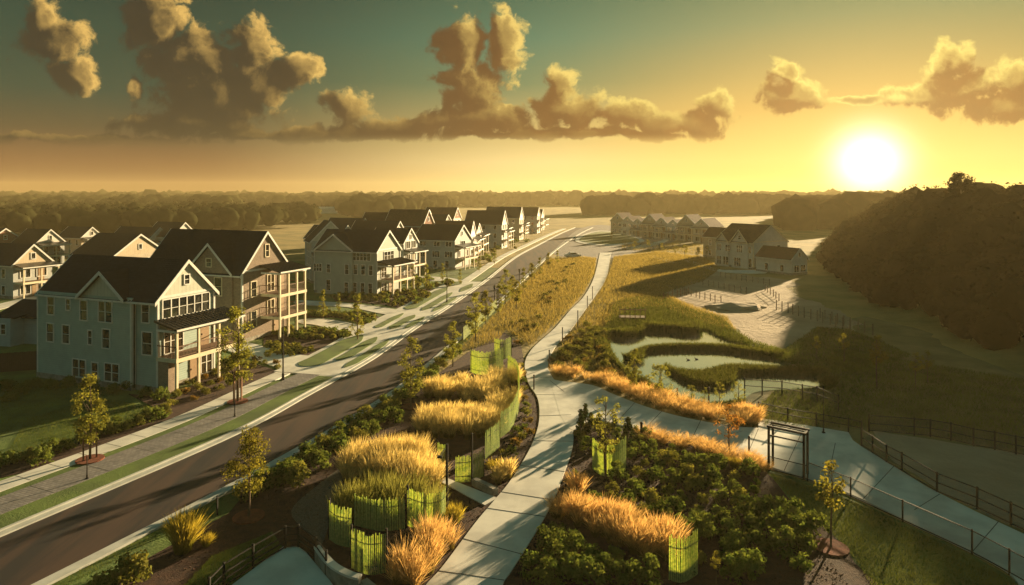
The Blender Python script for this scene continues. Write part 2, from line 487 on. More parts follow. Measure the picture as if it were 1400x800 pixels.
M['ground'] = surf('dry_meadow', (.31, .225, .075), (.15, .125, .038), scale=.09, coords='World', bump=.9, bscale=1.6, detail=9, rough=1)
M['lawn'] = surf('lawn', (.10, .15, .028), (.055, .085, .02), scale=.35, coords='World', bump=.9, bscale=9, detail=8, rough=1)
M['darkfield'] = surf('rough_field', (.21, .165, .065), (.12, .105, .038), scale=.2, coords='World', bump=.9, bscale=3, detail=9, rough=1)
M['mulch'] = surf('bark_mulch', (.062, .027, .016), (.026, .012, .009), scale=2.2, coords='World', bump=1, bscale=14, detail=9, rough=1)
M['redmulch'] = surf('red_mulch', (.20, .055, .025), (.10, .028, .015), scale=5, coords='World', bump=1, bscale=18, rough=1)
M['gravel'] = surf('gravel', (.13, .11, .085), (.05, .043, .035), scale=14, coords='World', bump=1, bscale=30, rough=1)
M['asphalt'] = surf('asphalt', (.060, .035, .027), (.021, .019, .020), scale=.5, coords='World', bump=.35, bscale=60, rough=.75, stretch=(1.3, .10, 1), detail=9, contrast=(.38, .62))
M['concrete'] = surf('concrete', (.60, .575, .51), (.44, .42, .375), scale=.42, coords='World', bump=.2, bscale=25, rough=.8, detail=11, contrast=(.36, .66))
M['kerb'] = surf('kerb_concrete', (.46, .46, .42), (.34, .34, .31), scale=.9, coords='World', bump=.2, bscale=20, rough=.8, detail=8)
M['joint'] = surf('joint', (.10, .09, .08), rough=1)
M['paver'] = surf('paver', (.24, .22, .21), (.16, .15, .145), scale=1.2, coords='World', pattern='paver', rough=.85)
M['bank'] = surf('marsh_bank', (.10, .10, .03), (.055, .065, .02), scale=.3, coords='World', bump=.9, bscale=4, detail=8, rough=1)
M['sand'] = surf('bare_earth', (.36, .27, .18), (.24, .175, .11), scale=.14, coords='World', bump=.45, bscale=1.1, detail=9, rough=1)
M['stone'] = surf('wall_stone', (.30, .27, .22), (.17, .15, .12), scale=3, bump=.8, bscale=7, rough=.9)
M['black'] = surf('black_metal', (.012, .012, .013), (.02, .018, .016), rough=.75, spec=.12)
M['white'] = surf('white_paint', (.64, .62, .56), (.53, .51, .47), scale=2, rough=.6)
M['cream'] = surf('cream_paint', (.66, .56, .38), (.55, .46, .31), scale=2, rough=.65)
M['teal'] = surf('sage_lap_siding', (.29, .375, .33), (.25, .325, .285), scale=1.2, pattern='siding', rough=.7)
M['sage'] = surf('olive_lap_siding', (.33, .36, .30), (.28, .31, .26), scale=1.2, pattern='siding', rough=.7)
M['grey'] = surf('grey_lap_siding', (.36, .37, .35), (.31, .32, .30), scale=1.2, pattern='siding', rough=.7)
M['tan'] = surf('tan_lap_siding', (.46, .38, .27), (.39, .32, .23), scale=1.2, pattern='siding', rough=.7)
M['pale'] = surf('pale_lap_siding', (.58, .54, .47), (.50, .46, .40), scale=1.2, pattern='siding', rough=.7)
M['teal_b'] = surf('sage_batten', (.47, .47, .39), (.41, .41, .34), scale=1.5, pattern='batten', rough=.7)
M['tan_b'] = surf('tan_batten', (.50, .40, .27), (.42, .33, .22), scale=1.5, pattern='batten', rough=.7)
M['brick'] = surf('brown_brick', (.27, .20, .145), (.19, .14, .10), scale=3, pattern='brick', rough=.9)
M['redbrick'] = surf('red_brick', (.32, .16, .10), (.24, .12, .08), scale=3, pattern='brick', rough=.9)
M['roof'] = surf('charcoal_shingle', (.014, .023, .033), (.009, .015, .022), scale=2.5, pattern='shingle', rough=.95, per_object=.4, spec=.15)
M['roofbrown'] = surf('brown_shingle', (.085, .045, .032), (.055, .03, .022), scale=2.5, pattern='shingle', rough=.95, per_object=.3, spec=.15)
M['metalroof'] = surf('seamed_metal', (.045, .042, .04), (.03, .028, .027), rough=.35, spec=.6, metal=.5)
M['deck'] = surf('stained_deck', (.16, .085, .045), (.10, .05, .028), scale=4, rough=.7, stretch=(1, 8, 8))
M['wood'] = surf('weathered_wood', (.17, .11, .07), (.10, .065, .04), scale=4, rough=.85, bump=.4, bscale=12, stretch=(6, 6, 1))
M['darkwood'] = surf('dark_fence_wood', (.055, .038, .028), (.035, .024, .018), scale=4, rough=.9, stretch=(6, 6, 1))
M['door'] = surf('door_paint', (.30, .19, .10), (.24, .15, .08), rough=.5)
M['bark'] = surf('bark', (.13, .085, .055), (.07, .045, .03), scale=9, bump=.6, bscale=25, rough=1)
M['stake'] = surf('stake_wood', (.22, .11, .06), (.15, .075, .04), scale=5, rough=.9)
M['rust'] = surf('rust_rail', (.22, .09, .05), (.14, .06, .035), scale=5, rough=.9)
M['slat'] = leafy('green_slat', (.54, .60, .32), (.32, .43, .22), tr=.62, per_object=.15, nscale=9)
M['slat2'] = leafy('pale_green_slat', (.42, .46, .24), (.33, .38, .20), tr=.35, per_object=.1)
M['glass'] = surf('window_glass', (.012, .016, .018), (.07, .07, .06), scale=.7, rough=.06, spec=1.0, detail=1, contrast=(.48, .62), per_object=1.0)
M['glasswarm'] = surf('porch_glass', (.05, .035, .02), (.03, .02, .012), rough=.1, spec=.9)  # warm brown base colour paints in the interior reflected by the panes
M['leaf'] = leafy('tree_leaf', (.13, .13, .025), (.19, .165, .03), tr=.55)
M['leafy'] = leafy('yellow_leaf', (.20, .195, .038), (.13, .14, .03), tr=.6)
M['leafred'] = leafy('rust_leaf', (.25, .11, .03), (.17, .10, .03), tr=.5)
M['shrub'] = leafy('shrub_leaf', (.085, .125, .028), (.13, .15, .034), tr=.4)
M['shruby'] = leafy('golden_shrub_leaf', (.19, .175, .04), (.12, .13, .03), tr=.4)
M['shrubo'] = leafy('amber_shrub_leaf', (.20, .11, .03), (.12, .09, .025), tr=.4)
M['conifer'] = leafy('conifer_needle', (.035, .06, .022), (.06, .075, .022), tr=.2)
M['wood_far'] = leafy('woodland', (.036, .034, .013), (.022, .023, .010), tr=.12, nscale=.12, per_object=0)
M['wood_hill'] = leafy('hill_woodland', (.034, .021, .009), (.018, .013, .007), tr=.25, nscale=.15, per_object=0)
M['reed'] = leafy('reed', (.050, .078, .018), (.075, .095, .022), tr=.4, top=(.11, .12, .03), hpow=1.3, per_object=.1)
M['feather'] = leafy('feather_grass', (.10, .10, .025), (.15, .12, .03), tr=.5, top=(.76, .60, .29), per_object=.15, hpow=.75)
M['feathero'] = leafy('copper_feather_grass', (.09, .085, .025), (.13, .10, .03), tr=.5, top=(.72, .47, .23), per_object=.15, hpow=.75)
M['yellowgrass'] = leafy('yellow_tuft', (.12, .13, .02), (.17, .16, .03), tr=.5, top=(.45, .36, .06), per_object=.1)
M['greengrass'] = leafy('green_tuft', (.10, .17, .05), (.15, .22, .06), tr=.5, top=(.30, .30, .09), per_object=.1)
M['meadow'] = leafy('meadow_blade', (.20, .15, .04), (.11, .10, .03), tr=.5, top=(.37, .29, .11), per_object=0, nscale=.25)
M['turf'] = leafy('turf_blade', (.12, .145, .028), (.07, .095, .022), tr=.45, per_object=0, nscale=.5)
M['chip'] = surf('mulch_chip', (.10, .04, .022), (.05, .022, .014), coords='World', scale=9, rough=1)
def water_mat():
    m = bpy.data.materials.new('pond_surface'); m.use_nodes = True
    N = Net(m.node_tree); b = m.node_tree.nodes['Principled BSDF']
    b.inputs['Base Color'].default_value = (.95, .95, .90, 1); b.inputs['Metallic'].default_value = .96; b.inputs['Roughness'].default_value = .06
    bn = N.node('ShaderNodeBump'); bn.inputs['Strength'].default_value = .07; bn.inputs['Distance'].default_value = .03
    vec = N.node('ShaderNodeNewGeometry').outputs['Position']
    N.put(bn.inputs['Height'], N.noise(N.v('MULTIPLY', vec, (1, .5, 1)), 1.6, 3, .5)[0]); N.put(b.inputs['Normal'], bn.outputs[0])
    return m
M['water'] = water_mat()
def mesh_mat():
    m = bpy.data.materials.new('wire_mesh'); m.use_nodes = True
    t = m.node_tree; N = Net(t); b = t.nodes['Principled BSDF']
    b.inputs['Base Color'].default_value = (.10, .11, .11, 1); b.inputs['Roughness'].default_value = .5; b.inputs['Alpha'].default_value = .28
    return m
M['wire'] = mesh_mat()
# ------------------------------------------------------------------ terrain
HILL = [(46, 30), (47, 60), (50, 78), (53, 95), (60, 118), (66, 140), (80, 175), (108, 225), (150, 300), (215, 420), (300, 600)]
def hill_edge(y): return np.interp(y, [p[1] for p in HILL], [p[0] for p in HILL])
def terrain(x, y):
    x, y = np.asarray(x, float), np.asarray(y, float)
    t = np.clip((x - hill_edge(y) - 0) / 30, 0, 1); h = 12.6 * t * t * (3 - 2 * t)
    h *= np.clip((y - 42) / 40, 0, 1) * np.clip((430 - y) / 180, .0, 1)
    far = np.clip((y - 700) / 900, 0, 1); h = h + far * far * (6 + 3 * np.sin(x / 260) + 2 * np.sin(x / 97 + 1))
    return h
def build_ground():
    xs = np.unique(np.concatenate([np.linspace(-1500, -400, 12), np.linspace(-400, 40, 45), np.linspace(40, 330, 80), np.linspace(330, 1500, 14)]))
    ys = np.unique(np.concatenate([np.linspace(-300, 40, 12), np.linspace(40, 460, 100), np.linspace(460, 1300, 26)]))
    X, Y = np.meshgrid(xs, ys); Z = terrain(X, Y)
    vs = np.stack([X, Y, Z], -1).reshape(-1, 3); w = len(xs)
    fs = [(j * w + i, j * w + i + 1, (j + 1) * w + i + 1, (j + 1) * w + i) for j in range(len(ys) - 1) for i in range(w - 1)]
    me = bpy.data.meshes.new('ground'); me.from_pydata([tuple(v) for v in vs], [], fs); me.materials.append(M['ground'])
    for p in me.polygons: p.use_smooth = True
    tag(link('ground', me), 'wide dry meadow ground running to the wooded horizon', 'ground', None, 'structure')
build_ground()

# ------------------------------------------------------------------ the road and its two kerbs
LW = [(-30.5, 21), (-27.9, 26.6), (-25.3, 32.5), (-19.46, 46.1), (-16.9, 56), (-14.1, 67.8), (-12.0, 82.7), (-8.9, 100.7), (-4.6, 129.6), (1.2, 175), (9.1, 218), (21, 280), (32, 330)]
RW = [(-24.2, 20.5), (-21.9, 26), (-19.2, 32), (-16.3, 38.8), (-12.6, 49), (-9.6, 60), (-5.9, 81), (-3.0, 99), (.6, 122), (8.0, 170), (15.8, 215), (28.5, 280), (40, 330)]
LC, RC = smooth(LW, 10), smooth(RW, 10)
sheet('road', LC + RC[::-1], -.05, .02, M['asphalt'], 'dark asphalt street curving away between kerbs', 'road')
def kerb(line, d0, d1, z, y0, y1):
    l = cut(line, y0, y1)
    return MB().prism(offset(l, d0) + offset(l, d1)[::-1], -.05, z)
lk = kerb(LC, 0, .45, .10, 20, 330); lk2 = kerb(LC, .4495, .62, .17, 20, 330)
struct('kerb', lk, M['kerb'], 'pale concrete kerb on the house side of the street', 'kerb'); struct('kerb', lk2, M['kerb'])
struct('kerb', kerb(RC, 0, -.5, .10, 20, 330), M['kerb'], 'teal-tinted concrete kerb on the garden side of the street', 'kerb'); struct('kerb', kerb(RC, -.4995, -.72, .17, 20, 330), M['kerb'])

def band(d0, d1, y0, y1, taper=0.0):
    l = cut(LC, y0, y1); a, b = offset(l, d0), offset(l, d1)
    if taper:
        n = len(a); m = (d0 + d1) / 2; c = offset(l, m)
        t0, t1 = c[0], c[-1]
        a = [p for p in a if y0 + taper < p[1] < y1 - taper]; b = [p for p in b if y0 + taper < p[1] < y1 - taper]
        return smooth([t0] + a[::max(1, len(a) // 5)] + [t1] + b[::-1][::max(1, len(b) // 5)], 4, True)
    return a + b[::-1]
# lawns either side
sheet('lawn', [(-140, 12), (-33, 12)] + offset(cut(LC, 24, 150), .7) + [(-30, 165), (-140, 165)], -.05, .05, M['lawn'], 'dark lawn around the houses on the left', 'lawn')
sheet('verge', band(.64, 2.25, 21, 60.5), 0, .15, M['lawn'], 'green grass verge beside the near kerb', 'verge')
sheet('pavement', band(2.27, 4.5, 20, 60.7), 0, .16, M['paver'], 'grey block paving strip beside the verge', 'pavement')
sheet('verge', band(4.52, 5.2, 20, 58), 0, .15, M['lawn'], 'thin grass strip between block paving and pale pavement', 'verge')
sheet('pavement', band(5.22, 6.75, 20, 60.5), 0, .17, M['concrete'], 'pale concrete pavement in front of the teal house', 'pavement')
# slab joints
def joints(line, d0, d1, y0, y1, step, z, w=.03):
    mb = MB(); l = cut(line, y0, y1); a = np.array(l); s = np.concatenate([[0], np.cumsum(np.linalg.norm(np.diff(a, axis=0), axis=1))])
    A, B = np.array(offset(l, d0)), np.array(offset(l, d1)); q = step / 2
    while q < s[-1]:
        f = lambda P, t: (float(np.interp(t, s, P[:, 0])), float(np.interp(t, s, P[:, 1])))
        mb.prism([f(A, q - w / 2), f(A, q + w / 2), f(B, q + w / 2), f(B, q - w / 2)], z - .01, z + .004); q += step
    return mb
struct('pavement_joint', joints(LC, 5.24, 6.73, 20, 60, 1.9, .17, .04), M['joint'])
struct('pavement_joint', joints(LC, 2.30, 4.48, 20, 60, 3.2, .16, .05), M['joint'])
# concrete apron with grass islands further up the street
sheet('pavement', band(.63, 7.2, 60.8, 126), 0, .14, M['concrete'], 'pale concrete apron up the street with grass islands in it', 'pavement')
sheet('pavement', band(3.2, 5.0, 126.2, 318), 0, .12, M['concrete'], 'thin pale pavement following the far street', 'pavement')
for d0, d1, a, b in ((.85, 1.75, 63.5, 76), (2.5, 3.75, 66, 77), (4.2, 6.5, 63, 78), (.85, 1.7, 82, 90), (2.4, 3.6, 81.5, 91), (4.5, 5.5, 82, 92), (.9, 1.8, 94, 108), (2.5, 3.7, 94.5, 112), (4.6, 6.4, 95, 118),
                     (1.2, 2.6, 113, 123), (3.9, 6.2, 120, 125.8)):
    sheet('verge', band(d0, d1, a, b, 1.1), .05, .20, M['lawn'])
# drives and garden walks to the left
def zs(f, pts): return [f(*p) for p in pts]
def px(pts): return [at(*p) for p in pts]
sheet('driveway', smooth(px([(262, 461), (300, 464), (345, 471), (392, 484), (446, 492), (468, 511), (453, 520), (430, 517), (388, 507), (340, 490), (300, 478), (262, 472)]), 5, True), 0, .13, M['concrete'], 'broad pale driveway between the teal and the brick house', 'driveway')
sheet('driveway', smooth(zs(z3, [(90, 610), (190, 606), (300, 622), (390, 640), (470, 625), (520, 585), (570, 590), (500, 640), (420, 690), (330, 705), (250, 660), (160, 632), (90, 624)]), 4, True), 0, .118, M['concrete'], 'winding pale walk below the olive house', 'driveway')
sheet('driveway', smooth(zs(z3, [(90, 528), (290, 540), (460, 560), (520, 575), (460, 588), (290, 556), (90, 545)]), 4, True), 0, .112, M['concrete'], 'narrow pale garden walk beneath the olive house', 'driveway')
sheet('driveway', smooth(zs(z3, [(520, 428), (700, 430), (800, 452), (700, 446), (520, 440)]), 4, True), 0, .112, M['concrete'], 'narrow pale walk in front of the grey house', 'driveway')
# lane behind the first houses at far left
sheet('driveway', smooth(px([(-60, 452), (-10, 437), (30, 421), (62, 409), (66, 413), (42, 428), (10, 446), (-50, 468)]), 4, True), 0, .10, M['concrete'], 'pale back lane at far left behind the teal house', 'driveway')
sheet('driveway', smooth(px([(-60, 430), (0, 416), (50, 404), (66, 403), (58, 408), (0, 424), (-60, 440)]), 4, True), 0, .09, M['concrete'])

# ------------------------------------------------------------------ shared path and its branch
PL = px([(560, 830), (584.5, 800), (606, 776), (650, 717), (676, 686), (700, 656), (726, 612), (737, 577), (735, 546), (722, 524), (717.5, 498), (726, 480), (740, 466), (760, 448), (779.5, 425), (799, 405), (812, 380), (818.5, 354), (820, 346)])
PR = px([(686, 830), (688, 800), (700, 782), (735, 726), (757, 686), (772, 647), (783, 612), (783, 581), (775, 552), (762, 528), (752, 511), (749, 500), (754, 484), (765, 468), (779.5, 453), (793, 434), (815, 403), (829, 380), (834, 354), (836, 346)])
PLs, PRs = smooth(PL, 5), smooth(PR, 5)
sheet('path', PLs + PRs[::-1], 0, .10, M['concrete'], 'pale concrete path winding from the camera to the roundabout', 'path')
BT = px([(749, 512), (759, 521), (809, 528), (837, 540), (881, 557), (929, 571), (991, 583), (1037, 587)])
BB = px([(1400, 815), (1380, 786), (1329, 757), (1234, 712), (1163, 678), (1098, 655), (1050, 639), (989, 617), (945, 604), (879, 590), (844, 582), (810, 575), (783, 590), (766, 570)])
BT2 = px([(1037, 587), (1036, 573), (1100, 583), (1160, 593), (1166, 604), (1180, 614), (1219, 638), (1267, 668), (1330, 700), (1400, 733), (1480, 775), (1480, 850)])
sheet('path', smooth(BT, 5) + BT2 + smooth(BB, 5), 0, .106, M['concrete'], 'pale branch path leading right past the pergola frame', 'path')
mb = MB()
A, B = np.array(PLs), np.array(PRs)
for i, k in enumerate((4, 9, 13, 18, 22, 27, 31, 36, 41, 46, 51)):
    a = A[k]; j = int(np.argmin(np.linalg.norm(B - a, axis=1))); b = B[j]; j2 = np.array([b[0] - a[0], b[1] - a[1]]); j2 = j2 / np.linalg.norm(j2); nn = np.array([-j2[1], j2[0]]) * .02
    mb.prism([tuple(a + nn), tuple(b + nn), tuple(b - nn), tuple(a - nn)], .09, .112)
for a, b in (((771, 537), (752, 522)), ((880, 590), (905, 564)), ((945, 604), (958, 577)), ((842, 581), (868, 552)), ((1020, 628), (1037, 588)), ((1142, 608), (1130, 668)), ((1250, 700), (1285, 678)), ((1330, 757), (1365, 716)), ((1072, 646), (1100, 585)), ((1180, 685), (1222, 640))):
    a, b = np.array(at(*a)), np.array(at(*b)); d = (b - a) / np.linalg.norm(b - a); nn = np.array([-d[1], d[0]]) * .02
    mb.prism([tuple(a + nn), tuple(b + nn), tuple(b - nn), tuple(a - nn)], .09, .114)
struct('path_joint', mb, M['joint'])
sheet('path', px([(594, 656), (602, 652), (680, 683), (663, 693)]), 0, .095, M['concrete'], 'short pale stepping walk between the grass screens and path', 'path')
sheet('terrace', px([(387, 752), (412, 752), (452, 800), (470, 825), (290, 825)]), 0, .16, M['concrete'], 'corner of a pale landing inside the black railing', 'terrace')

# ------------------------------------------------------------------ planting beds, lawns, dirt, pond
sheet('mulch_bed', px([(120, 840), (150, 800), (200, 752), (256, 712), (300, 690), (340, 668), (450, 607), (560, 540), (640, 482), (690, 455), (712, 470), (717, 498), (722, 524), (735, 546), (737, 577), (726, 612), (700, 656), (676, 686), (650, 717), (606, 776), (570, 830)]), -.05, .04, M['mulch'], 'brown mulch bed between the street and the path', 'planting bed')
sheet('verge', offset(cut(RC, 21, 120), -.73) + offset(cut(RC, 38, 120), -1.6)[::-1] + offset(cut(RC, 21, 36), -2.6)[::-1], 0, .06, M['lawn'], 'dark grass strip behind the garden side kerb', 'verge')
sheet('lawn', px([(228, 830), (290, 762), (372, 728), (388, 752), (310, 812), (300, 830)]), 0, .05, M['lawn'], 'small triangle of lawn outside the black railing', 'lawn')
sheet('gravel', smooth(px([(398, 700), (430, 668), (470, 640), (482, 668), (456, 700), (440, 745), (420, 728)]), 4, True), 0, .048, M['gravel'], 'dark gravel patch beside the largest golden grass', 'gravel')
sheet('mulch_bed', smooth(px([(783, 583), (782, 612), (772, 647), (757, 686), (735, 726), (700, 782), (680, 830), (1175, 830), (1168, 770), (1130, 725), (1085, 690), (1046, 646), (989, 620), (945, 607), (879, 593), (844, 585), (800, 578)]), 4, True), -.05, .045, M['mulch'], 'dark mulch bed full of shrubs right of the path', 'planting bed')
sheet('mulch_bed', px([(1030, 716), (1112, 722), (1152, 752), (1168, 792), (1172, 850), (1020, 850)]), -.04, .049, M['mulch'])
sheet('lawn', px([(1046, 641), (1098, 658), (1163, 681), (1234, 715), (1329, 760), (1380, 789), (1430, 830), (1430, 850), (1080, 850), (1090, 780), (1100, 740), (1075, 690)]), -.05, .03, M['lawn'], 'dark lawn inside the wire fence at lower right', 'lawn')
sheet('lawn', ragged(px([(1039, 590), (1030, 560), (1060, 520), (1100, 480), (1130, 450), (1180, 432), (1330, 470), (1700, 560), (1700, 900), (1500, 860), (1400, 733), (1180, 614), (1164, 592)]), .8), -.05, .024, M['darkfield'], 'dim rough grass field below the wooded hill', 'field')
sheet('sand', ragged(px([(1194, 590), (1300, 606), (1420, 625), (1500, 640), (1500, 765), (1400, 727), (1290, 678), (1215, 627)]), .3), -.05, .035, M['sand'], 'bare earth yard inside the black fences', 'yard')
sheet('sand', ragged(smooth(zs(z7, [(470, 478), (540, 440), (620, 400), (720, 412), (860, 425), (1010, 452), (990, 490), (1130, 545), (1231, 592), (1290, 640), (1200, 660), (1090, 640), (1020, 720), (950, 745), (860, 720), (740, 640), (690, 600), (590, 575), (510, 540)]), 4, True), 1.6), -.05, .028, M['sand'], 'bare graded earth beyond the pond', 'bare earth')
sheet('lawn', ragged(smooth(zs(z7, [(250, 540), (330, 520), (450, 520), (590, 580), (690, 605), (740, 650), (850, 720), (960, 750), (1050, 800), (1120, 900), (1000, 960), (900, 990), (700, 960), (560, 930), (420, 900), (260, 820), (190, 720), (200, 620)]), 4, True), 1.6), -.05, .02, M['bank'], 'green marshy bank around the pond', 'bank')
WATER = smooth(zs(z8, [(296, 252), (340, 238), (440, 228), (560, 226), (690, 226), (762, 258), (800, 275), (950, 320), (1010, 345), (1050, 385), (1220, 428), (1228, 468), (1100, 488), (980, 492), (915, 506), (880, 532), (800, 556), (640, 548), (560, 490), (440, 440), (350, 375), (305, 310)]), 4, True)
sheet('pond_water', WATER, -.05, .05, M['water'], 'bright still pond winding between reed beds', 'pond')
# roundabout
sheet('road', smooth(zs(z7, [(-10, 330), (40, 270), (100, 225), (180, 208), (300, 222), (400, 262), (470, 250), (520, 262), (440, 300), (330, 325), (225, 352), (170, 352), (110, 345)]), 4, True), -.05, .024, M['paver'], 'pale forecourt and roundabout where path meets street', 'road')
isl = zs(z7, [(84, 280), (110, 252), (180, 234), (270, 242), (372, 274), (300, 290), (200, 296)])
sheet('kerb', smooth(isl, 5, True), 0, .16, M['white'], 'pale kerb ring of the roundabout island', 'kerb')
c0 = np.mean(isl, axis=0); sheet('verge', smooth([tuple(c0 + (np.array(p) - c0) * .87) for p in isl], 5, True), .1, .22, M['lawn'], 'planted middle of the roundabout island', 'island')
for pts in ([(400, 256), (480, 262), (440, 290), (330, 312), (300, 306), (410, 284), (450, 270)], [(375, 332), (440, 345), (505, 368), (480, 366), (420, 350)], [(520, 352), (580, 362), (680, 395), (740, 400), (860, 400), (880, 412), (760, 412), (650, 398), (560, 368)]):
    sheet('pavement', smooth(zs(z7, pts), 4, True), 0, .12, M['concrete'])
# left front beds
sheet('mulch_bed', px([(176, 540), (240, 545), (300, 500), (345, 497), (385, 510), (388, 516), (300, 556), (215, 588), (120, 628), (0, 655), (0, 640), (90, 612), (170, 585), (225, 566)]), 0, .09, M['mulch'], 'mulch bed with low shrubs in front of the teal house', 'planting bed')
sheet('mulch_bed', zs(z3, [(-60, 628), (40, 640), (200, 640), (325, 662), (270, 705), (120, 765), (-60, 770)]), 0, .085, M['mulch'], 'mulch bed of golden rows beside the driveway', 'planting bed')
sheet('mulch_bed', zs(z3, [(110, 575), (330, 575), (440, 600), (385, 632), (250, 600), (110, 600)]), 0, .084, M['mulch'], 'shrub bed between the two garden walks', 'planting bed')
sheet('mulch_bed', zs(z3, [(230, 505), (400, 480), (640, 478), (700, 485), (610, 545), (530, 565), (440, 545), (240, 530)]), 0, .083, M['mulch'], 'shrub bed at the foot of the olive house', 'planting bed')
# ------------------------------------------------------------------ houses
WIN = {}
def window_meshes(w, h, cols, frame_m, glass_m, near):
    key = (round(w, 2), round(h, 2), cols, frame_m, glass_m, near)
    if key not in WIN:
        f = MB(); t = .09 if near else .12
        f.box(-w / 2 - t, -w / 2, -.07, .02, -h / 2 - t, h / 2 + t); f.box(w / 2, w / 2 + t, -.07, .02, -h / 2 - t, h / 2 + t)
        f.box(-w / 2, w / 2, -.07, .02, h / 2, h / 2 + t); f.box(-w / 2, w / 2, -.09, .02, -h / 2 - t, -h / 2)
        for k in range(1, cols):
            x = -w / 2 + w * k / cols; f.box(x - .05, x + .05, -.06, .02, -h / 2, h / 2)
        if near:
            for k in range(cols):
                a, b = -w / 2 + w * k / cols + (.05 if k else 0), -w / 2 + w * (k + 1) / cols - (.05 if k < cols - 1 else 0)
                f.box(a, b, -.045, .02, -.025, .025)
        WIN[key] = (f.mesh('window', M[frame_m]), MB().box(-w / 2, w / 2, -.022, .012, -h / 2, h / 2).mesh('pane', M[glass_m]))
    return WIN[key]
def house(label, corner, yaw, Wd, L, eave, rise, wall, gable, roof='roof', side=(), front=(), cross=(), porch=None, wing=None, group='houses of the new neighbourhood', near=True, ss=-1, trim='white', frame='white', base=True, down=False, other=True):
    """corner = the front corner seen from the camera; local +x is the street front, +y runs along the street away from that corner.
    ss=-1: the flank towards the camera lies on local y=0; ss=+1: on local y=W (houses across the way)."""
    c, s = math.cos(yaw), math.sin(yaw)
    y_near = 0 if ss < 0 else Wd
    cx, cyy = -L / 2, (Wd / 2 if ss < 0 else -Wd / 2)
    root = empty('house', (corner[0] + c * cx - s * cyy, corner[1] + s * cx + c * cyy, 0.05), yaw)
    tag(root, label, 'house', group)
    X, Y = (lambda x: x + L / 2), (lambda y: y - Wd / 2)
    k = rise / (Wd / 2); ov, oe, th = .45, .16, .17
    # walls
    w = MB().box(X(-L), X(0), Y(0), Y(Wd), 0, eave)
    if wing:
        a, b, p = wing
        w.box(X(-b), X(-a), Y(y_near) + (0.001 if ss < 0 else 0), Y(y_near) + ss * p, 0, eave) if ss > 0 else w.box(X(-b), X(-a), Y(0) - p, Y(0) + .05, 0, eave)
    for (u, cw, cr) in cross:
        if not wing:
            lo, hi = sorted((Y(y_near) - ss * .05, Y(y_near) + ss * .3)); w.box(X(-u - cw / 2), X(-u + cw / 2), lo, hi, 0, eave)
    w.build('wall', M[wall], root)
    g = MB().extr([(Y(.02), eave), (Y(Wd - .02), eave), (Y(Wd / 2), eave + rise - .03)], 'x', X(-L), X(0)); g.build('gable_wall', M[gable], root)
    if base:
        mb = MB().box(X(-L) - .04, X(0) + .05, Y(0) - (.04 if not wing else .04), Y(Wd) + .04, 0, .45)
        if wing: mb.box(X(-wing[1]) - .04, X(-wing[0]) + .04, Y(0) - wing[2] - .05, Y(0), 0, .47)
        mb.build('foundation', M['stone'], root)
    # main roof and its pale rake boards
    z = lambda y: eave + (Wd / 2 - abs(y - Wd / 2)) * k
    prof = [(Y(-ov), z(-ov) + th), (Y(Wd / 2), eave + rise + th), (Y(Wd + ov), z(Wd + ov) + th), (Y(Wd + ov), z(Wd + ov)), (Y(Wd / 2), eave + rise), (Y(-ov), z(-ov))]
    MB().extr(prof, 'x', X(-L) - oe, X(0) + oe).build('roof', M[roof], root)
    rp = [(a, b + (.02 if i < 3 else -.14)) for i, (a, b) in enumerate(prof)]
    t = MB().extr(rp, 'x', X(0) + oe + .002, X(0) + oe + .07)
    if other: t.extr(rp, 'x', X(-L) - oe - .07, X(-L) - oe - .002)
    yn = -ov if ss < 0 else Wd + ov
    t.box(X(-L) - oe, X(0) + oe, *sorted((Y(yn) + ss * .005, Y(yn) + ss * .12)), z(yn) + .0, z(yn) + .15)          # gutter
    if near:
        for xx in (0, -L):
            for yy in (0, Wd):
                t.box(X(xx) - .09, X(xx) + .09, Y(yy) - .09, Y(yy) + .09, .45, eave - .02)
        t.box(X(0) - .02, X(0) + .045, Y(0), Y(Wd), eave - .02, eave + .2)
        if wing: t.box(X(-wing[1]) - .02, X(-wing[1]) + .12, Y(0) - wing[2] - .03, Y(0), .47, eave - .05); t.box(X(-wing[0]) - .12, X(-wing[0]) + .02, Y(0) - wing[2] - .03, Y(0), .47, eave - .05)
    t.build('trim', M[trim], root)
    if down:
        MB().tube([(X(-wing[0] + .12), Y(-wing[2] + .2), .2), (X(-wing[0] + .12), Y(-wing[2] + .2), eave - .4), (X(-wing[0] - .1), Y(-ov - .05), eave - .15)], .055).build('downspout', M['black'], root)
    # cross gables on the flank
    for (u, cw, cr) in cross:
        p = (wing[2] if wing else .3)
        yw = Y(y_near) + ss * p
        a, b = sorted((yw, Y(y_near) - ss * (cr / k)))
        MB().extr([(X(-u - cw / 2), eave - .02), (X(-u + cw / 2), eave - .02), (X(-u), eave + cr - .05)], 'y', a, b).build('gable_wall', M[gable], root)
        kk = cr / (cw / 2); o2 = .35
        pr = [(X(-u - cw / 2 - o2), eave - kk * o2 + th), (X(-u), eave + cr + th), (X(-u + cw / 2 + o2), eave - kk * o2 + th), (X(-u + cw / 2 + o2), eave - kk * o2), (X(-u), eave + cr), (X(-u - cw / 2 - o2), eave - kk * o2)]
        ya = yw + ss * .38; a, b = sorted((ya, Y(y_near) - ss * (cr / k + .3)))
        MB().extr(pr, 'y', a, b).build('roof', M[roof], root)
        a, b = sorted((ya + ss * .002, ya + ss * .06))
        MB().extr([(q, r + (.02 if i < 3 else -.13)) for i, (q, r) in enumerate(pr)], 'y', a, b).build('trim', M[trim], root)
    # windows
    def win(x, y, zc, ww, hh, cols, rot, glass='glass'):
        f, p = window_meshes(ww, hh, cols, frame, glass, near)
        fo = link('window', f, root, (x, y, zc), rot); link('pane', p, fo)
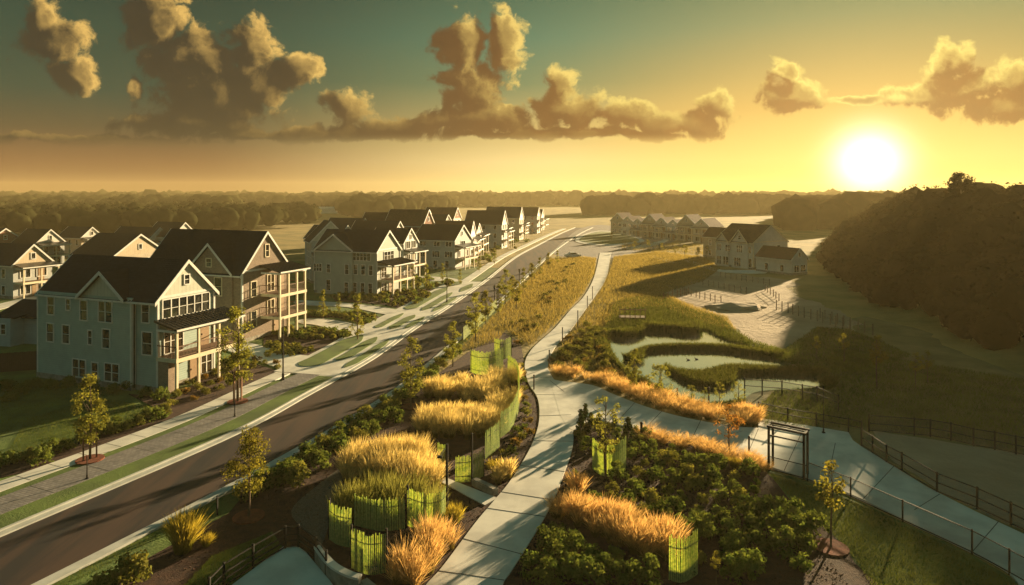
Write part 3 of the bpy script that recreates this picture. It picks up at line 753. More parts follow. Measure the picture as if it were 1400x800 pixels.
    for q in side:
        u, zc, ww, hh, cols = q[:5]
        p = 0
        if wing and wing[0] < u < wing[1]: p = wing[2]
        elif not wing:
            for (cu, cw, cr) in cross:
                if abs(u - cu) < cw / 2: p = .3
        win(X(-u), Y(y_near) + ss * p, zc, ww, hh, cols, 0 if ss < 0 else math.pi)
    for q in front:
        y, zc, ww, hh, cols = q[:5]; win(X(0), Y(y if ss < 0 else Wd - y), zc, ww, hh, cols, math.pi / 2, q[5] if len(q) > 5 else 'glass')
    # porch
    if porch:
        P = dict(y0=0, y1=Wd, d=2.4, decks=(3.0,), top=5.6, n=3, rise=.75, rail=True, pier=False, posts='cream'); P.update(porch)
        y0, y1 = (P['y0'], P['y1']) if ss < 0 else (Wd - P['y1'], Wd - P['y0'])
        d = P['d']; x1 = X(0) + d
        for zd in P['decks']:
            MB().box(X(0) + .002, x1 - .06, Y(y0), Y(y1), zd - .14, zd).build('porch_deck', M['deck'], root)
            MB().box(x1 - .06, x1, Y(y0) - .06, Y(y1) + .06, zd - .32, zd + .02).box(X(0), x1 - .06, Y(y0) - .06, Y(y0), zd - .32, zd + .02).box(X(0), x1 - .06, Y(y1), Y(y1) + .06, zd - .32, zd + .02).build('deck_beam', M[P['posts']], root)
            if P['rail']:
                r = MB()
                r.box(x1 - .16, x1 - .10, Y(y0), Y(y1), zd + .95, zd + 1.03); r.box(x1 - .15, x1 - .11, Y(y0), Y(y1), zd + .12, zd + .17)
                for yy in ((y0, y1)):
                    e = .05 if yy == y0 else -.05; a, b = sorted((Y(yy), Y(yy) + e)); r.box(X(0) + .02, x1 - .16, a, b, zd + .95, zd + 1.03)
                if near:
                    nb = int((y1 - y0) / .14)
                    for i in range(nb): yy = Y(y0) + (y1 - y0) * (i + .5) / nb; r.box(x1 - .14, x1 - .12, yy - .012, yy + .012, zd + .17, zd + .95)
                    nb = int(d / .14)
                    for i in range(nb): xx = X(0) + d * (i + .5) / nb; r.box(xx - .012, xx + .012, Y(y0) + .015, Y(y0) + .035, zd + .05, zd + .95)
                r.build('railing', M['deck'], root)
        pw = .10
        for i in range(P['n']):
            yy = Y(y0) + .12 + (y1 - y0 - .24) * i / (P['n'] - 1)
            MB().box(x1 - .06 - 2 * pw, x1 - .062, yy - pw, yy + pw, 0, P['top'] - .22).build('porch_post', M[P['posts']], root)
        if P['pier']:
            MB().box(X(0) + .01, X(0) + d * .55, Y(y0) + .05, Y(y0) + 1.0, 0, P['decks'][0] - .33).build('pier', M['brick'], root)
        tp, rs = P['top'], P['rise']
        MB().box(x1 - .24, x1 - .02, Y(y0) - .04, Y(y1) + .04, tp - .22, tp - .02).box(X(0) + .003, x1 - .24, Y(y0) - .04, Y(y0) + .12, tp - .22, tp - .02).build('porch_beam', M[trim], root)
        ex = .3
        rf = MB().extr([(X(0) + .003, tp + rs - .02), (x1 + ex, tp), (x1 + ex, tp + .12), (X(0) + .003, tp + rs + .12)], 'y', Y(y0) - ex, Y(y1) + ex)
        if near:
            ns = int((y1 - y0 + 2 * ex) / .42)
            for i in range(ns + 1):
                yy = Y(y0) - ex + .03 + (y1 - y0 + 2 * ex - .06) * i / ns
                rf.beam((X(0) + .01, yy, tp + rs + .15), (x1 + ex - .01, yy, tp + .15), .04, .07)
        rf.build('porch_roof', M['metalroof'], root)
        MB().box(x1 + ex + .002, x1 + ex + .05, Y(y0) - ex, Y(y1) + ex, tp - .03, tp + .14).build('trim', M[trim], root)
        for zd in (0.12,) + tuple(P['decks']):
            yy = Y(y0) + (y1 - y0) * (.72 if zd > 1 else .55)
            do = MB().box(X(0) + .003, X(0) + .07, yy - .48, yy + .48, zd, zd + 2.12).build('door', M['door'], root)
            if near: MB().box(X(0) + .07, X(0) + .12, yy - .40, yy - .35, zd + .95, zd + 1.1).build('handle', M['black'], do)
    return root
STREET = math.atan2(-.36, .933)
# --- the teal house
a0 = at(183, 533); H1C = (a0[0] + 2.8 * .933, a0[1] - 2.8 * .36)
house('teal lap sided house with a side cross gable and lit cream front gable', H1C, STREET, 6.1, 14.6, 7.95, 2.95, 'teal', 'teal_b', wing=(2.6, 14.6, .42), cross=((6.0, 5.2, 2.05),), down=True,
      side=((12.7, 6.75, .85, 1.65, 1), (10.4, 6.95, .5, .95, 1), (8.4, 6.55, .85, 1.7, 1), (5.7, 6.6, 1.6, 1.75, 2), (1.4, 6.75, .8, 1.7, 1),
            (12.8, 4.25, .85, 1.6, 1), (10.7, 4.25, .85, 1.6, 1), (7.6, 4.2, .45, 1.2, 1), (5.6, 4.25, .85, 1.6, 1), (1.2, 4.1, 1.1, 1.9, 1),
            (9.0, 1.35, 1.6, 1.5, 2), (7.0, 1.25, .75, 1.5, 1), (4.9, 1.35, 1.7, 1.5, 2)),
      front=((3.0, 7.0, 5.0, 1.55, 6), (3.0, 9.3, .5, .8, 1), (1.6, 4.15, 1.9, 2.0, 3, 'glasswarm'), (1.2, 1.4, 1.2, 1.9, 2, 'glasswarm'), (5.2, 1.4, 1.2, 1.9, 2, 'glasswarm')),
      porch=dict(y0=-.1, y1=7.0, d=2.3, decks=(3.05,), top=5.45, n=4, rise=.62, pier=True))
# --- the brick house
b0 = at(331, 470)
house('brown brick house with steep gables, behind the teal house', b0, STREET, 7.8, 15.0, 8.0, 4.35, 'brick', 'brick', cross=((4.4, 6.4, 3.1),), frame='cream',
      side=((7.3, 6.4, 1.0, 1.9, 1), (3.2, 6.3, 1.0, 2.0, 1), (4.6, 9.0, .7, .9, 1), (3.2, 2.9, .9, 1.4, 1), (7.4, 2.9, .9, 1.4, 1), (11.5, 6.4, .9, 1.8, 1)),
      front=((4.0, 10.2, .55, 1.4, 1), (1.8, 5.9, .8, 1.7, 1), (1.8, 2.4, .8, 1.8, 1), (4.6, 6.3, 1.1, 1.9, 2, 'glasswarm'), (4.6, 3.3, 1.1, 1.9, 2, 'glasswarm')),
      porch=dict(y0=3.0, y1=7.7, d=2.8, decks=(2.6, 5.2), top=7.75, n=4, rise=.7))
# --- olive house up the street
m2 = at(515.6, 406)
house('olive sided house with five high windows in a row, past the brick house', m2, STREET, 7.2, 12.5, 7.5, 3.1, 'sage', 'sage', cross=((8.2, 7.2, 2.5),),
      side=((3.0, 6.5, 3.4, 1.3, 5), (1.2, 4.3, .7, 1.6, 1), (2.7, 4.3, .7, 1.6, 1), (4.2, 4.3, .7, 1.6, 1), (5.7, 4.3, .7, 1.6, 1), (1.3, 1.3, .7, 1.6, 1), (2.8, 1.3, .7, 1.6, 1), (4.3, 1.3, .7, 1.6, 1), (5.8, 1.3, .7, 1.6, 1), (9.4, 4.3, .7, 1.4, 1), (9.4, 1.5, .8, 1.8, 1), (11.6, 4.4, 1.6, 1.2, 3)),
      front=((3.6, 6.5, 3.0, 1.3, 3), (2.0, 3.9, 1.5, 1.9, 2, 'glasswarm'), (2.0, 1.3, 1.5, 1.9, 2, 'glasswarm')), porch=dict(y0=.2, y1=7.2, d=3.0, decks=(2.7,), top=5.1, n=4, rise=.6))
# --- grey house further on
m5 = at(622, 369)
house('pale grey house with three bands of windows under one long dark roof', m5, STREET - .02, 8.2, 10.5, 6.6, 3.1, 'grey', 'grey', near=False,
      side=((1.6, 5.6, 1.5, 1.0, 2), (4.6, 5.6, 1.5, 1.0, 2), (8.2, 5.6, 1.5, 1.0, 2), (1.6, 3.3, 1.8, 1.3, 3), (4.8, 3.3, 1.8, 1.3, 3), (8.2, 3.3, 1.8, 1.3, 2), (2.0, 1.0, .9, 1.7, 1), (5.0, 1.0, .9, 1.7, 1)),
      front=((4.0, 5.6, 2.0, 1.1, 2), (2.0, 3.3, 1.2, 1.4, 2), (6.0, 3.3, 1.2, 1.4, 2), (3.5, 7.9, .6, .9, 1)), porch=dict(y0=.3, y1=7.6, d=2.4, decks=(2.5,), top=4.9, n=4, rise=.5, rail=False))
def simple(label, cpx, base_z, Wd, L, eave, rise, wall, gable, roof='roof', yaw=STREET, cross=(), porch=True, depth=None, pd=None, nw=3, **kw):
    """a house set by the pixel of its front corner at eave height"""
    x, y = at(cpx[0], cpx[1], eave) if depth is None else ((cpx[0] - CX) / F * depth, depth)
    rows = [r for r in (1.3, 4.0, 6.6) if r + .7 < eave + .3]
    sd_ = [(L * (i + .6) / (nw + .3), r, .8, 1.4, 1) for r in rows for i in range(nw)]
    fr = [(Wd * f, r, 1.5, 1.4, 2) for r in rows for f in (.3, .72)] + [(Wd / 2, eave + rise * .38, .6, .9, 1)]
    return house(label, (x, y), yaw, Wd, L, eave, rise, wall, gable, roof, side=sd_, front=fr, cross=cross, near=False,
                 porch=(pd or dict(y0=.2, y1=Wd - .2, d=2.2, decks=(2.7,) if eave > 5 else (), top=min(5.2, eave - .6) if eave > 5 else 2.6, n=3, rise=.5, rail=False)) if porch else None, **kw)
simple('tan batten fronted house with a porch at the left picture edge', (18, 362), 0, 6.2, 9, 5.6, 2.9, 'grey', 'tan_b', group='houses behind the teal house', nw=2)
simple('pale grey gabled house behind the tan batten house', (49, 333), 0, 6.6, 8, 5.6, 2.9, 'grey', 'pale', group='houses behind the teal house')
simple('house with a bare red brick gable at the left picture edge', (-22, 334), 0, 9, 9, 5.6, 3.2, 'redbrick', 'redbrick', porch=False, group='houses behind the teal house')
simple('small house with a pale gable and long dark roof below the woods', (111, 325), 0, 6, 9, 5.4, 2.5, 'tan', 'pale', group='houses behind the teal house')
simple('house with a wide tan gable and small second gable, roof just above the teal house', (155, 351), 0, 11, 11, 5.6, 3.6, 'tan', 'tan_b', porch=False, group='houses behind the teal house')
simple('unfinished house with open timber porch and dark hip, farther behind the teal house', (201, 330), 0, 7, 13, 5.6, 3.0, 'tan', 'pale', group='houses behind the teal house')
simple('pale house with stepped shed roofs behind the brick house ridge', (236, 324), 0, 7.2, 9, 6.6, 3.2, 'pale', 'pale', group='houses behind the teal house')
# houses behind the olive house
simple('tall teal grey house end on, leftmost of the group behind the olive house', (426, 330), 0, 7, 6.5, 8.0, 3.6, 'grey', 'teal_b', yaw=STREET - .75, group='houses behind the olive house')
simple('low wing with a pale shed gable between the tall and the olive house', (462, 326), 0, 7, 9, 7.0, 2.6, 'grey', 'tan', porch=False, group='houses behind the olive house')
simple('house with an arched looking pale gable above the olive roof', (488, 317), 0, 6.5, 10, 7.8, 3.0, 'tan', 'pale', porch=False, group='houses behind the olive house')
simple('white fronted narrow house between the olive and the grey house', (552, 332), 0, 5.5, 8, 7.2, 2.6, 'grey', 'white', group='houses behind the olive house')
simple('tan house with a small pale gable over the olive house ridge end', (537, 322), 0, 6, 12, 7.4, 3.0, 'tan', 'tan', porch=False, group='houses behind the olive house')
simple('tall brown roofed house standing highest above the roofs behind the grey house', (578, 308), 0, 6, 11, 9.2, 3.6, 'redbrick', 'redbrick', 'roofbrown', porch=False, group='houses behind the olive house')
simple('dark roofed house glimpsed past the brown roofed house', (606, 308), 0, 6.5, 12, 7.4, 3.0, 'tan', 'tan', porch=False, group='houses behind the olive house')
# the row that follows the street into the haze
row = [(166, 10.5, 'grey', 'pale', 6.4, 'house with a white gable just past the grey house'), (185, 10.5, 'tan', 'tan', 6.6, 'tan house midway along the hazy street row'),
       (203, 10.5, 'grey', 'tan', 7.2, 'grey walled house with a tan gable in the hazy street row'), (221, 10.5, 'pale', 'white', 7.0, 'house with a bright white gable in the hazy street row'), (240, 11, 'tan', 'pale', 7.6, 'tall tan house with a pale gable in the hazy street row'),
       (260, 11, 'redbrick', 'tan', 7.8, 'red brick house in the hazy street row'), (281, 11, 'pale', 'pale', 7.4, 'pale house next to last in the hazy street row'), (303, 11, 'tan', 'tan', 7.2, 'last tan house of the hazy street row')]
la = np.array(LC)
for i, (D, off, wl, gb, ev, lab) in enumerate(row):
    x = float(np.interp(D, la[:, 1], la[:, 0])); x2 = float(np.interp(D + 6, la[:, 1], la[:, 0])); ty = math.atan2(x2 - x, 6.0)
    yw = -ty
    r_ = simple(lab, (0, 0), 0, (7.6, 9.2, 6.8, 8.4, 7.0, 9.4, 7.2, 8)[i], (11, 9, 12, 10, 13, 9, 11, 10)[i], ev + (0, -.9, .5, -.4, .8, -1.0, .3, -.6)[i], (3.4, 2.7, 3.9, 2.9, 3.6, 2.5, 3.3, 3)[i], wl, gb, 'roof' if i % 3 else 'roofbrown', yaw=yw + (0, .06, -.05, .04, -.03, .05, 0, 0)[i], group='row of houses along the far street', nw=3, depth=1, cross=((3.5, 4.6, 2.0),) if i % 2 else (), base=False)
    cx_, cy_ = x - off - (0, 1.6, -.8, 2.2, .4, 1.8, -.5, 1)[i], D
    c, s = math.cos(yw), math.sin(yw); r_.location = (cx_ + c * -5.5 - s * 3.8, cy_ + s * -5.5 + c * 3.8, .05)
for i, (D, off, lab) in enumerate([(172, 30, 'brown roof of a house set back behind the hazy street row'), (205, 34, 'dark roof of a house set back midway behind the hazy street row'), (238, 34, 'gabled house set farthest back behind the hazy street row')]):
    x = float(np.interp(D, la[:, 1], la[:, 0]))
    simple(lab, (CX + (x - off) * F / D, 0), 0, 8, 12, 8.0, 3.8, 'tan', 'redbrick', 'roofbrown', yaw=STREET + .1, porch=False, depth=D, group='houses set back from the far street')
# --- right-hand houses
RY = math.atan2(-.86, .50)
house('large pink grey townhouse with stepped gables and brown roof beside the wooded hill', at(1030, 369), RY, 11.5, 11, 6.0, 3.7, 'pale', 'pale', 'roofbrown', near=True, trim='cream', cross=((3.6, 4.6, 2.6), (8.6, 3.4, 1.8)),
      side=((1.3, 4.3, 1.4, 1.5, 2), (3.6, 4.4, 1.6, 1.6, 3), (7.0, 4.3, 1.4, 1.5, 2), (9.6, 4.4, 1.2, 1.5, 2), (1.3, 1.4, 1.6, 1.9, 2), (4.2, 1.4, 1.8, 1.9, 3), (7.6, 1.4, 1.5, 1.9, 2), (9.6, 1.4, 1.2, 1.9, 2), (3.6, 7.0, .7, .9, 1)),
      front=((8.5, 4.4, 1.0, 1.4, 1),), group='houses right of the roundabout')
simple('small brown roofed lean-to house in front of the pink grey townhouse', (0, 0), 0, 5, 9, 3.4, 2.0, 'pale', 'pale', 'roofbrown', yaw=RY, porch=False, depth=1, nw=2, group='houses right of the roundabout').location = (*at(1068, 373), .05)
simple('narrow brown roofed house at the left end of the pink grey townhouse', (0, 0), 0, 5, 8, 5.6, 2.2, 'tan', 'tan', 'roofbrown', yaw=RY, porch=False, depth=1, nw=2, group='houses right of the roundabout').location = (*at(986, 352), .05)
rlab = ['hazy gabled house at the near end of the row right of the roundabout', 'second hazy house from the near end right of the roundabout', 'third hazy house from the near end right of the roundabout', 'fourth hazy house from the near end right of the roundabout',
        'fifth hazy house from the near end right of the roundabout', 'sixth hazy house from the near end right of the roundabout', 'seventh hazy house from the near end right of the roundabout', 'hazy house at the far end of the row right of the roundabout']
for i, (pxx, D) in enumerate([(968, 232), (946, 240), (928, 246), (912, 252), (896, 258), (880, 266), (866, 274), (852, 284)]):
    simple(rlab[i], (0, 0), 0, 6.0 + .5 * (i % 3 == 1), 10 if i else 12, (5.6, 6.3, 5.2)[i % 3] - .1 * i, (2.6, 3.1, 2.3)[i % 3], ('pale', 'tan', 'grey')[i % 3], ('pale', 'tan', 'white')[i % 3], 'roofbrown', yaw=math.atan2(-.78, -.62), porch=i < 6, depth=1, ss=1, nw=2, base=False, group='hazy row of houses right of the roundabout').location = ((pxx - CX) / F * D, D, .05)
# outbuilding and dark fence behind the teal house
def outbuilding():
    x, y = at(26, 470)
    root = empty('garage', (x, y, .05), STREET + .15); tag(root, 'low grey garage with a small lean-to, tucked behind the teal house', 'garage')
    MB().box(-2.5, 7, 0, 6, 0, 3.0).build('wall', M['grey'], root)
    MB().extr([(-.4, 2.95), (3, 4.3), (6.4, 2.95), (6.4, 3.12), (3, 4.47), (-.4, 3.12)], 'x', -2.9, 7.4).build('roof', M['roof'], root)
    MB().box(-1.2, .7, -1.6, .05, 0, 3.1).build('lean_to', M['grey'], root)
    MB().extr([(-1.5, 3.05), (.9, 3.35), (.9, 3.47), (-1.5, 3.17)], 'x', -1.6, 1.1).build('roof', M['roof'], root)
    for (xx, yy, w_, h_, zc) in ((-.25, -1.6, .6, 1.1, 1.9), (4.2, 0, .7, 1.0, 1.7)):
        f, p = window_meshes(w_, h_, 1, 'white', 'glass', True); fo = link('window', f, root, (xx, yy, zc), 0); link('pane', p, fo)
outbuilding()
def board_fence(a, b, label):
    a, b = Vector((*a, 0)), Vector((*b, 0)); L_ = (b - a).length
    root = empty('board_fence', a, math.atan2(b.y - a.y, b.x - a.x)); tag(root, label, 'fence')
    mb = MB(); n = int(L_ / .15)
    for i in range(n): mb.box(i * .15, i * .15 + .142, -.012, .012, .05, 1.85 + .015 * math.sin(i * 1.7))
    mb.build('boards', M['darkwood'], root)
    MB().box(0, L_, .013, .06, .4, .5).box(0, L_, .013, .06, 1.4, 1.5).build('rail', M['darkwood'], root)
board_fence(at(-70, 515), at(66, 505), 'dark vertical board fence running left from the teal house')
# far shed
sx, sy = at(357, 292)
root = empty('storage_shed', (sx, sy, 0), R(4)); tag(root, 'long low white shed standing in front of the far woods', 'shed')
MB().box(0, 68, 0, 14, 0, 4.2).build('wall', M['white'], root)
MB().extr([(-.5, 4.2), (7, 5.6), (14.5, 4.2), (14.5, 4.0), (7, 5.4), (-.5, 4.0)], 'x', -.5, 68.5).build('roof', M['pale'], root)
# ------------------------------------------------------------------ plant prototypes (first use places the original, later uses are copies)
def tree_proto(key, name, Ht, base, rad, n, leaf, mat, m=34, lump=.42, stakes=False, prof=None, trunks=1, tr=.07):
    root = empty(name)
    prof = prof or (lambda t: (rad * math.sin(math.pi * min(1, .12 + t * .86)) ** .8, base + (Ht - base) * t))
    tb = MB()
    for k in range(trunks):
        ox = (k - (trunks - 1) / 2) * .35
        tb.tube([(ox, 0, -.05), (ox * .9 + .03, .02, Ht * .3), (ox * .5 + .05, -.04, Ht * .62), (ox * .3, 0, Ht * .93)], [tr, tr * .8, tr * .45, tr * .15], 7)
    for k in range(12):
        t = .08 + .75 * k / 12; z0 = base + (Ht - base) * t - .1 * Ht * (1 - t); a = k * 2.4
        rr = prof(min(.95, t + .12)); e = (math.cos(a) * rr[0] * .85, math.sin(a) * rr[0] * .85, rr[1])
        tb.tube([(0, 0, z0), (e[0] * .5, e[1] * .5, (z0 + e[2]) / 2 + .05), e], [tr * .35, tr * .22, .008], 5)
    tb.build('trunk', M['bark'], root)
    link('crown', np_quads('crown', lumps(m, n, prof, lump, leaf), M[mat]), root)
    if stakes:
        for sx in (-.32, .32):
            MB().box(sx - .035, sx + .035, -.035, .035, 0, 1.55).build('stake', M['stake'], root)
    PROTO[key] = root
col_prof = lambda Ht, base, rad: (lambda t: (rad * (1 - t) ** .55 * min(1, .35 + t * 4), base + (Ht - base) * t))
tree_proto('young_a', 'young_tree', 4.6, 1.4, .9, 2200, .085, 'leaf', 36, .36)
tree_proto('young_b', 'young_tree', 4.8, 1.0, .85, 3400, .062, 'leafy', 34, .34)
tree_proto('young_c', 'young_tree', 4.4, 1.4, 1.0, 3600, .06, 'leaf', 44, .38)
tree_proto('staked', 'staked_tree', 4.7, 1.2, .9, 3600, .06, 'leafy', 34, .36, True)
tree_proto('columnar', 'columnar_tree', 4.8, .6, .75, 1300, .085, 'leafy', 34, .33, prof=col_prof(4.8, .6, .8))
tree_proto('airy', 'airy_tree', 4.4, 1.3, 1.0, 1000, .055, 'leafy', 26, .30)
tree_proto('rust', 'airy_tree', 3.6, 1.3, 1.25, 700, .075, 'leafred', 26, .34)
tree_proto('sapling', 'sapling', 3.6, 1.6, .55, 420, .085, 'leaf', 14, .26, tr=.045)
tree_proto('multistem', 'multistem_tree', 3.6, .5, 1.5, 1500, .09, 'leafy', 34, .42, trunks=3)
tree_proto('field', 'young_tree', 5.0, 2.0, 1.1, 260, .20, 'leaf', 18, .45)
tree_proto('ridge', 'oak_tree', 9.0, 2.2, 4.6, 3600, .26, 'wood_hill', 46, 1.15, tr=.22)
def shrub_proto(key, name, r, h, n, leaf, mat, m=15, lump=.24):
    prof = lambda t: (r * math.sqrt(max(0.02, 1 - (t * .95) ** 2)), .10 + h * t * .82)
    PROTO[key] = link(name, np_quads(name, lumps(m, n, prof, lump, leaf), M[mat]))
for k, (nm, r, h, n, lf, mt, m_, lp) in {
    'sh1': ('shrub', .50, .75, 900, .06, 'shrub', 20, .24), 'sh2': ('shrub', .55, .65, 800, .065, 'shrub', 17, .27), 'sh3': ('shrub', .45, .9, 850, .06, 'shrub', 20, .22),
    'gs1': ('shrub', .50, .7, 800, .06, 'shruby', 18, .25), 'gs2': ('shrub', .42, .55, 600, .055, 'shruby', 14, .22), 'os1': ('shrub', .48, .5, 700, .055, 'shrubo', 16, .24),
    'low1': ('low_shrub', .36, .42, 330, .06, 'shruby', 10, .2), 'low2': ('low_shrub', .38, .4, 330, .06, 'shrub', 10, .2), 'low3': ('low_shrub', .38, .36, 320, .06, 'shrubo', 10, .2),
    'far1': ('low_shrub', .55, .6, 120, .16, 'shruby', 9, .3), 'far2': ('low_shrub', .55, .7, 120, .16, 'shrub', 9, .3)}.items():
    shrub_proto(k, nm, r, h, n, lf, mt, m_, lp)
def conifer_proto(key, Ht, rad, n):
    root = empty('conifer')
    MB().tube([(0, 0, -.05), (0, 0, Ht * .9)], [.06, .015], 6).build('trunk', M['bark'], root)
    prof = lambda t: (rad * (1 - t) ** .85 + .04, .12 + (Ht - .25) * t)
    link('crown', np_quads('crown', lumps(44, n, prof, .17, .055), M['conifer']), root); PROTO[key] = root
conifer_proto('con', 2.0, .42, 1700)
# ------------------------------------------------------------------ ornamental grasses
def clump_blades(centres, n_each, r, h, spread, w, jit=.42):
    b, hh, ll = [], [], []
    for (x, y, s) in centres:
        n = int(n_each * s); a = RNG.random(n) * 6.283; q = np.sqrt(RNG.random(n))
        b.append(np.stack([x + np.cos(a) * q * r * s, y + np.sin(a) * q * r * s, np.zeros(n)], 1))
        k = h * s * RNG.uniform(1 - jit, 1 + jit * .4, n); hh.append(k)
        ll.append(np.stack([np.cos(a) * q * spread * s, np.sin(a) * q * spread * s], 1) + RNG.normal(size=(n, 2)) * .15 + np.array([.08, .03]))
    return np.concatenate(b), np.concatenate(hh), np.concatenate(ll), w
HS, WS = (0, .42, .66, .85, 1), (.5, .6, .95, 1.15, .1)
def drift(label, poly, n_clump, h, mat='feather', n_each=190, r=.17, w=.0145, spread=.62, name='ornamental_grass', group='drifts of ornamental grass'):
    """one planted drift of upright grass: the plants stand so close that they read as one mass"""
    P = scatter(poly, n_clump); c0 = P.mean(0)
    cs = [(x - c0[0], y - c0[1], RNG.uniform(.62, 1.15)) for x, y in P]
    b, hh, ll, w = clump_blades(cs, n_each, r, h, spread, w)
    me = blade_mesh(name, b, hh, ll, np.full(len(b), w), M[mat], HS, WS)
    return tag(link(name, me, None, (float(c0[0]), float(c0[1]), .05)), label, 'grass', group)
def tuft_proto(key, h, n, r, mat, w=.02, spread=.45, name='grass_tuft'):
    b, hh, ll, w = clump_blades([(0, 0, 1)], n, r, h, spread, w)
    PROTO[key] = link(name, blade_mesh(name, b, hh, ll, np.full(len(b), w), M[mat], HS, WS))
tuft_proto('tuft', 1.15, 420, .22, 'feather'); tuft_proto('tufto', 1.1, 420, .22, 'feathero'); tuft_proto('ytuft', 1.25, 1000, .30, 'yellowgrass', .016, .48); tuft_proto('gtuft', .7, 420, .22, 'yellowgrass', .018, .40)

def box_px(x0, x1, yb, yt_depth):
    """ground patch: pixel span x0..x1 at base row yb, running back to row yt_depth"""
    return [at(x0, yb), at(x1, yb), at(x1 - (x1 - x0) * .06, yt_depth), at(x0 + (x1 - x0) * .08, yt_depth)]
drift('long feathery golden drift farthest up the bed, below the two pale green screens', smooth(px([(584, 551), (640, 553), (672, 546), (668, 532), (620, 530), (586, 538)]), 4, True), 62, 1.35)
drift('small golden drift inside the bend of the curved green screen, at its far end', smooth(px([(672, 536), (702, 532), (706, 520), (676, 522)]), 4, True), 22, 1.3)
drift('broad golden drift in the middle of the bed, above the round lawn screens', smooth(px([(568, 597), (620, 602), (672, 598), (682, 580), (620, 574), (574, 580)]), 4, True), 85, 1.35)
drift('golden drift leaning on the inside of the curved green screen, nearer end', smooth(px([(668, 580), (700, 566), (706, 550), (676, 560)]), 4, True), 36, 1.35)
drift('largest brightest golden drift, beside the dark gravel patch', smooth(px([(474, 664), (530, 672), (580, 668), (592, 645), (540, 632), (484, 640)]), 4, True), 105, 1.55)
drift('single golden plume standing behind the green slat ring', smooth(px([(556, 684), (592, 686), (600, 668), (562, 666)]), 4, True), 18, 1.45)
drift('low copper tinted drift at the bottom edge beside the path', smooth(px([(534, 800), (568, 812), (600, 775), (574, 762)]), 4, True), 15, 1.35, 'feathero')
drift('copper golden drift in front of the green slat ring, near the path', smooth(px([(572, 772), (600, 776), (618, 748), (590, 738)]), 4, True), 16, 1.35, 'feathero')
drift('long copper drift slanting across the dark bed right of the path', smooth(px([(760, 712), (800, 728), (850, 752), (900, 774), (926, 768), (918, 744), (860, 722), (800, 702), (764, 700)]), 4, True), 88, 1.1, 'feathero', 170)
drift('golden edging grass along the near side of the branch path', smooth(px([(880, 604), (945, 619), (989, 631), (1044, 648), (1046, 636), (990, 618), (945, 606), (880, 593)]), 4, True), 95, .62, 'feathero', 90)
drift('golden edging grass along the far side of the branch path', smooth(px([(760, 516), (809, 525), (837, 537), (881, 554), (929, 569), (991, 581), (1012, 580), (960, 560), (890, 540), (838, 524), (770, 510)]), 3, True), 190, .85, 'feathero', 80)
drift('rounded copper clump at the end of the far path edging', smooth(px([(1008, 584), (1034, 586), (1036, 572), (1012, 570)]), 4, True), 26, 1.0, 'feathero')
drift('green grass growing inside the green slat ring', smooth(px([(462, 720), (520, 714), (602, 711), (598, 694), (500, 696), (466, 706)]), 4, True), 60, 1.5, 'greengrass', 130)
for (x, y, k, s, lab) in ((790, 681, 'tufto', 1.1, 'single copper grass tuft between the path and the long copper drift'), (250, 755, 'ytuft', 1.25, 'bright yellow fountain tuft beside the street kerb'), (694, 655, 'tuft', .95, 'golden tuft beside the path, nearest the stone block'),
                          (681, 662, 'tuft', .75, 'small dull tuft touching the stone block'), (678, 648, 'gtuft', 1.0, 'low yellow tuft behind the stone block'), (622, 716, 'gtuft', 1.1, 'low amber tuft at the foot of the tall bollard light'), (282, 748, 'gtuft', .7, 'low thin tuft right of the bright yellow fountain tuft'),
                          (1003, 640, 'gtuft', .8, 'low tuft by the slim post left of the pergola frame')):
    place(k, *at(x, y), .05, None, s, lab, 'grass', 'single grass tufts')

# ------------------------------------------------------------------ trees
def T(key, x, yb, yt, label, group, ring=False, rz=None):
    X_, Y_ = at(x, yb); h = (yb - yt) / F * Y_
    hp = {'young_a': 4.6, 'young_b': 4.8, 'young_c': 4.4, 'staked': 4.7, 'columnar': 4.8, 'airy': 4.4, 'rust': 3.6, 'sapling': 3.6, 'multistem': 3.6, 'field': 5.0, 'con': 2.0}[key]
    if ring:
        rb = MB(); n = 26
        rb.prism([(math.cos(2 * math.pi * k / n) * .8, math.sin(2 * math.pi * k / n) * .8) for k in range(n)], 0, .07)
        tag(rb.build('mulch_ring', M['redmulch'], None, (X_, Y_, .15 if x < 460 and y_left(X_, Y_) else .03)), 'ring of red mulch around ' + ring, 'mulch ring')
    return place(key, X_, Y_, .04, rz, h / hp, label, 'tree', group)
def y_left(x, y): return x < np.interp(y, la[:, 1], la[:, 0]) - .6
KT = 'young trees along the street'
T('young_c', 340, 708, 588, 'young tree in a red mulch ring between street and black railing', KT, 'the young tree by the black railing')
T('young_b', 562, 557, 463, 'slim young tree at the head of the farthest golden drift', KT, 'the slim young tree above the golden drifts')
T('young_b', 619, 502, 440, 'slim young tree beyond the golden drifts, right at the street kerb', KT)
T('young_b', 650, 468, 400, 'young tree overlapping the pale roadside slat fence', KT)
T('young_b', 691, 418, 369, 'young tree at the far end of the pale roadside slat fence', KT)
T('young_a', 706, 425, 385, 'bushy young tree on the meadow side of the far street lamp', KT)
T('staked', 123, 632, 517, 'double staked young tree on the verge, leftmost of the verge trees', KT, 'the double staked verge tree')
T('staked', 325, 552, 424, 'tall young verge tree in front of the teal house porch', KT, 'the tall verge tree by the porch')
KC = 'columnar trees in the front gardens'
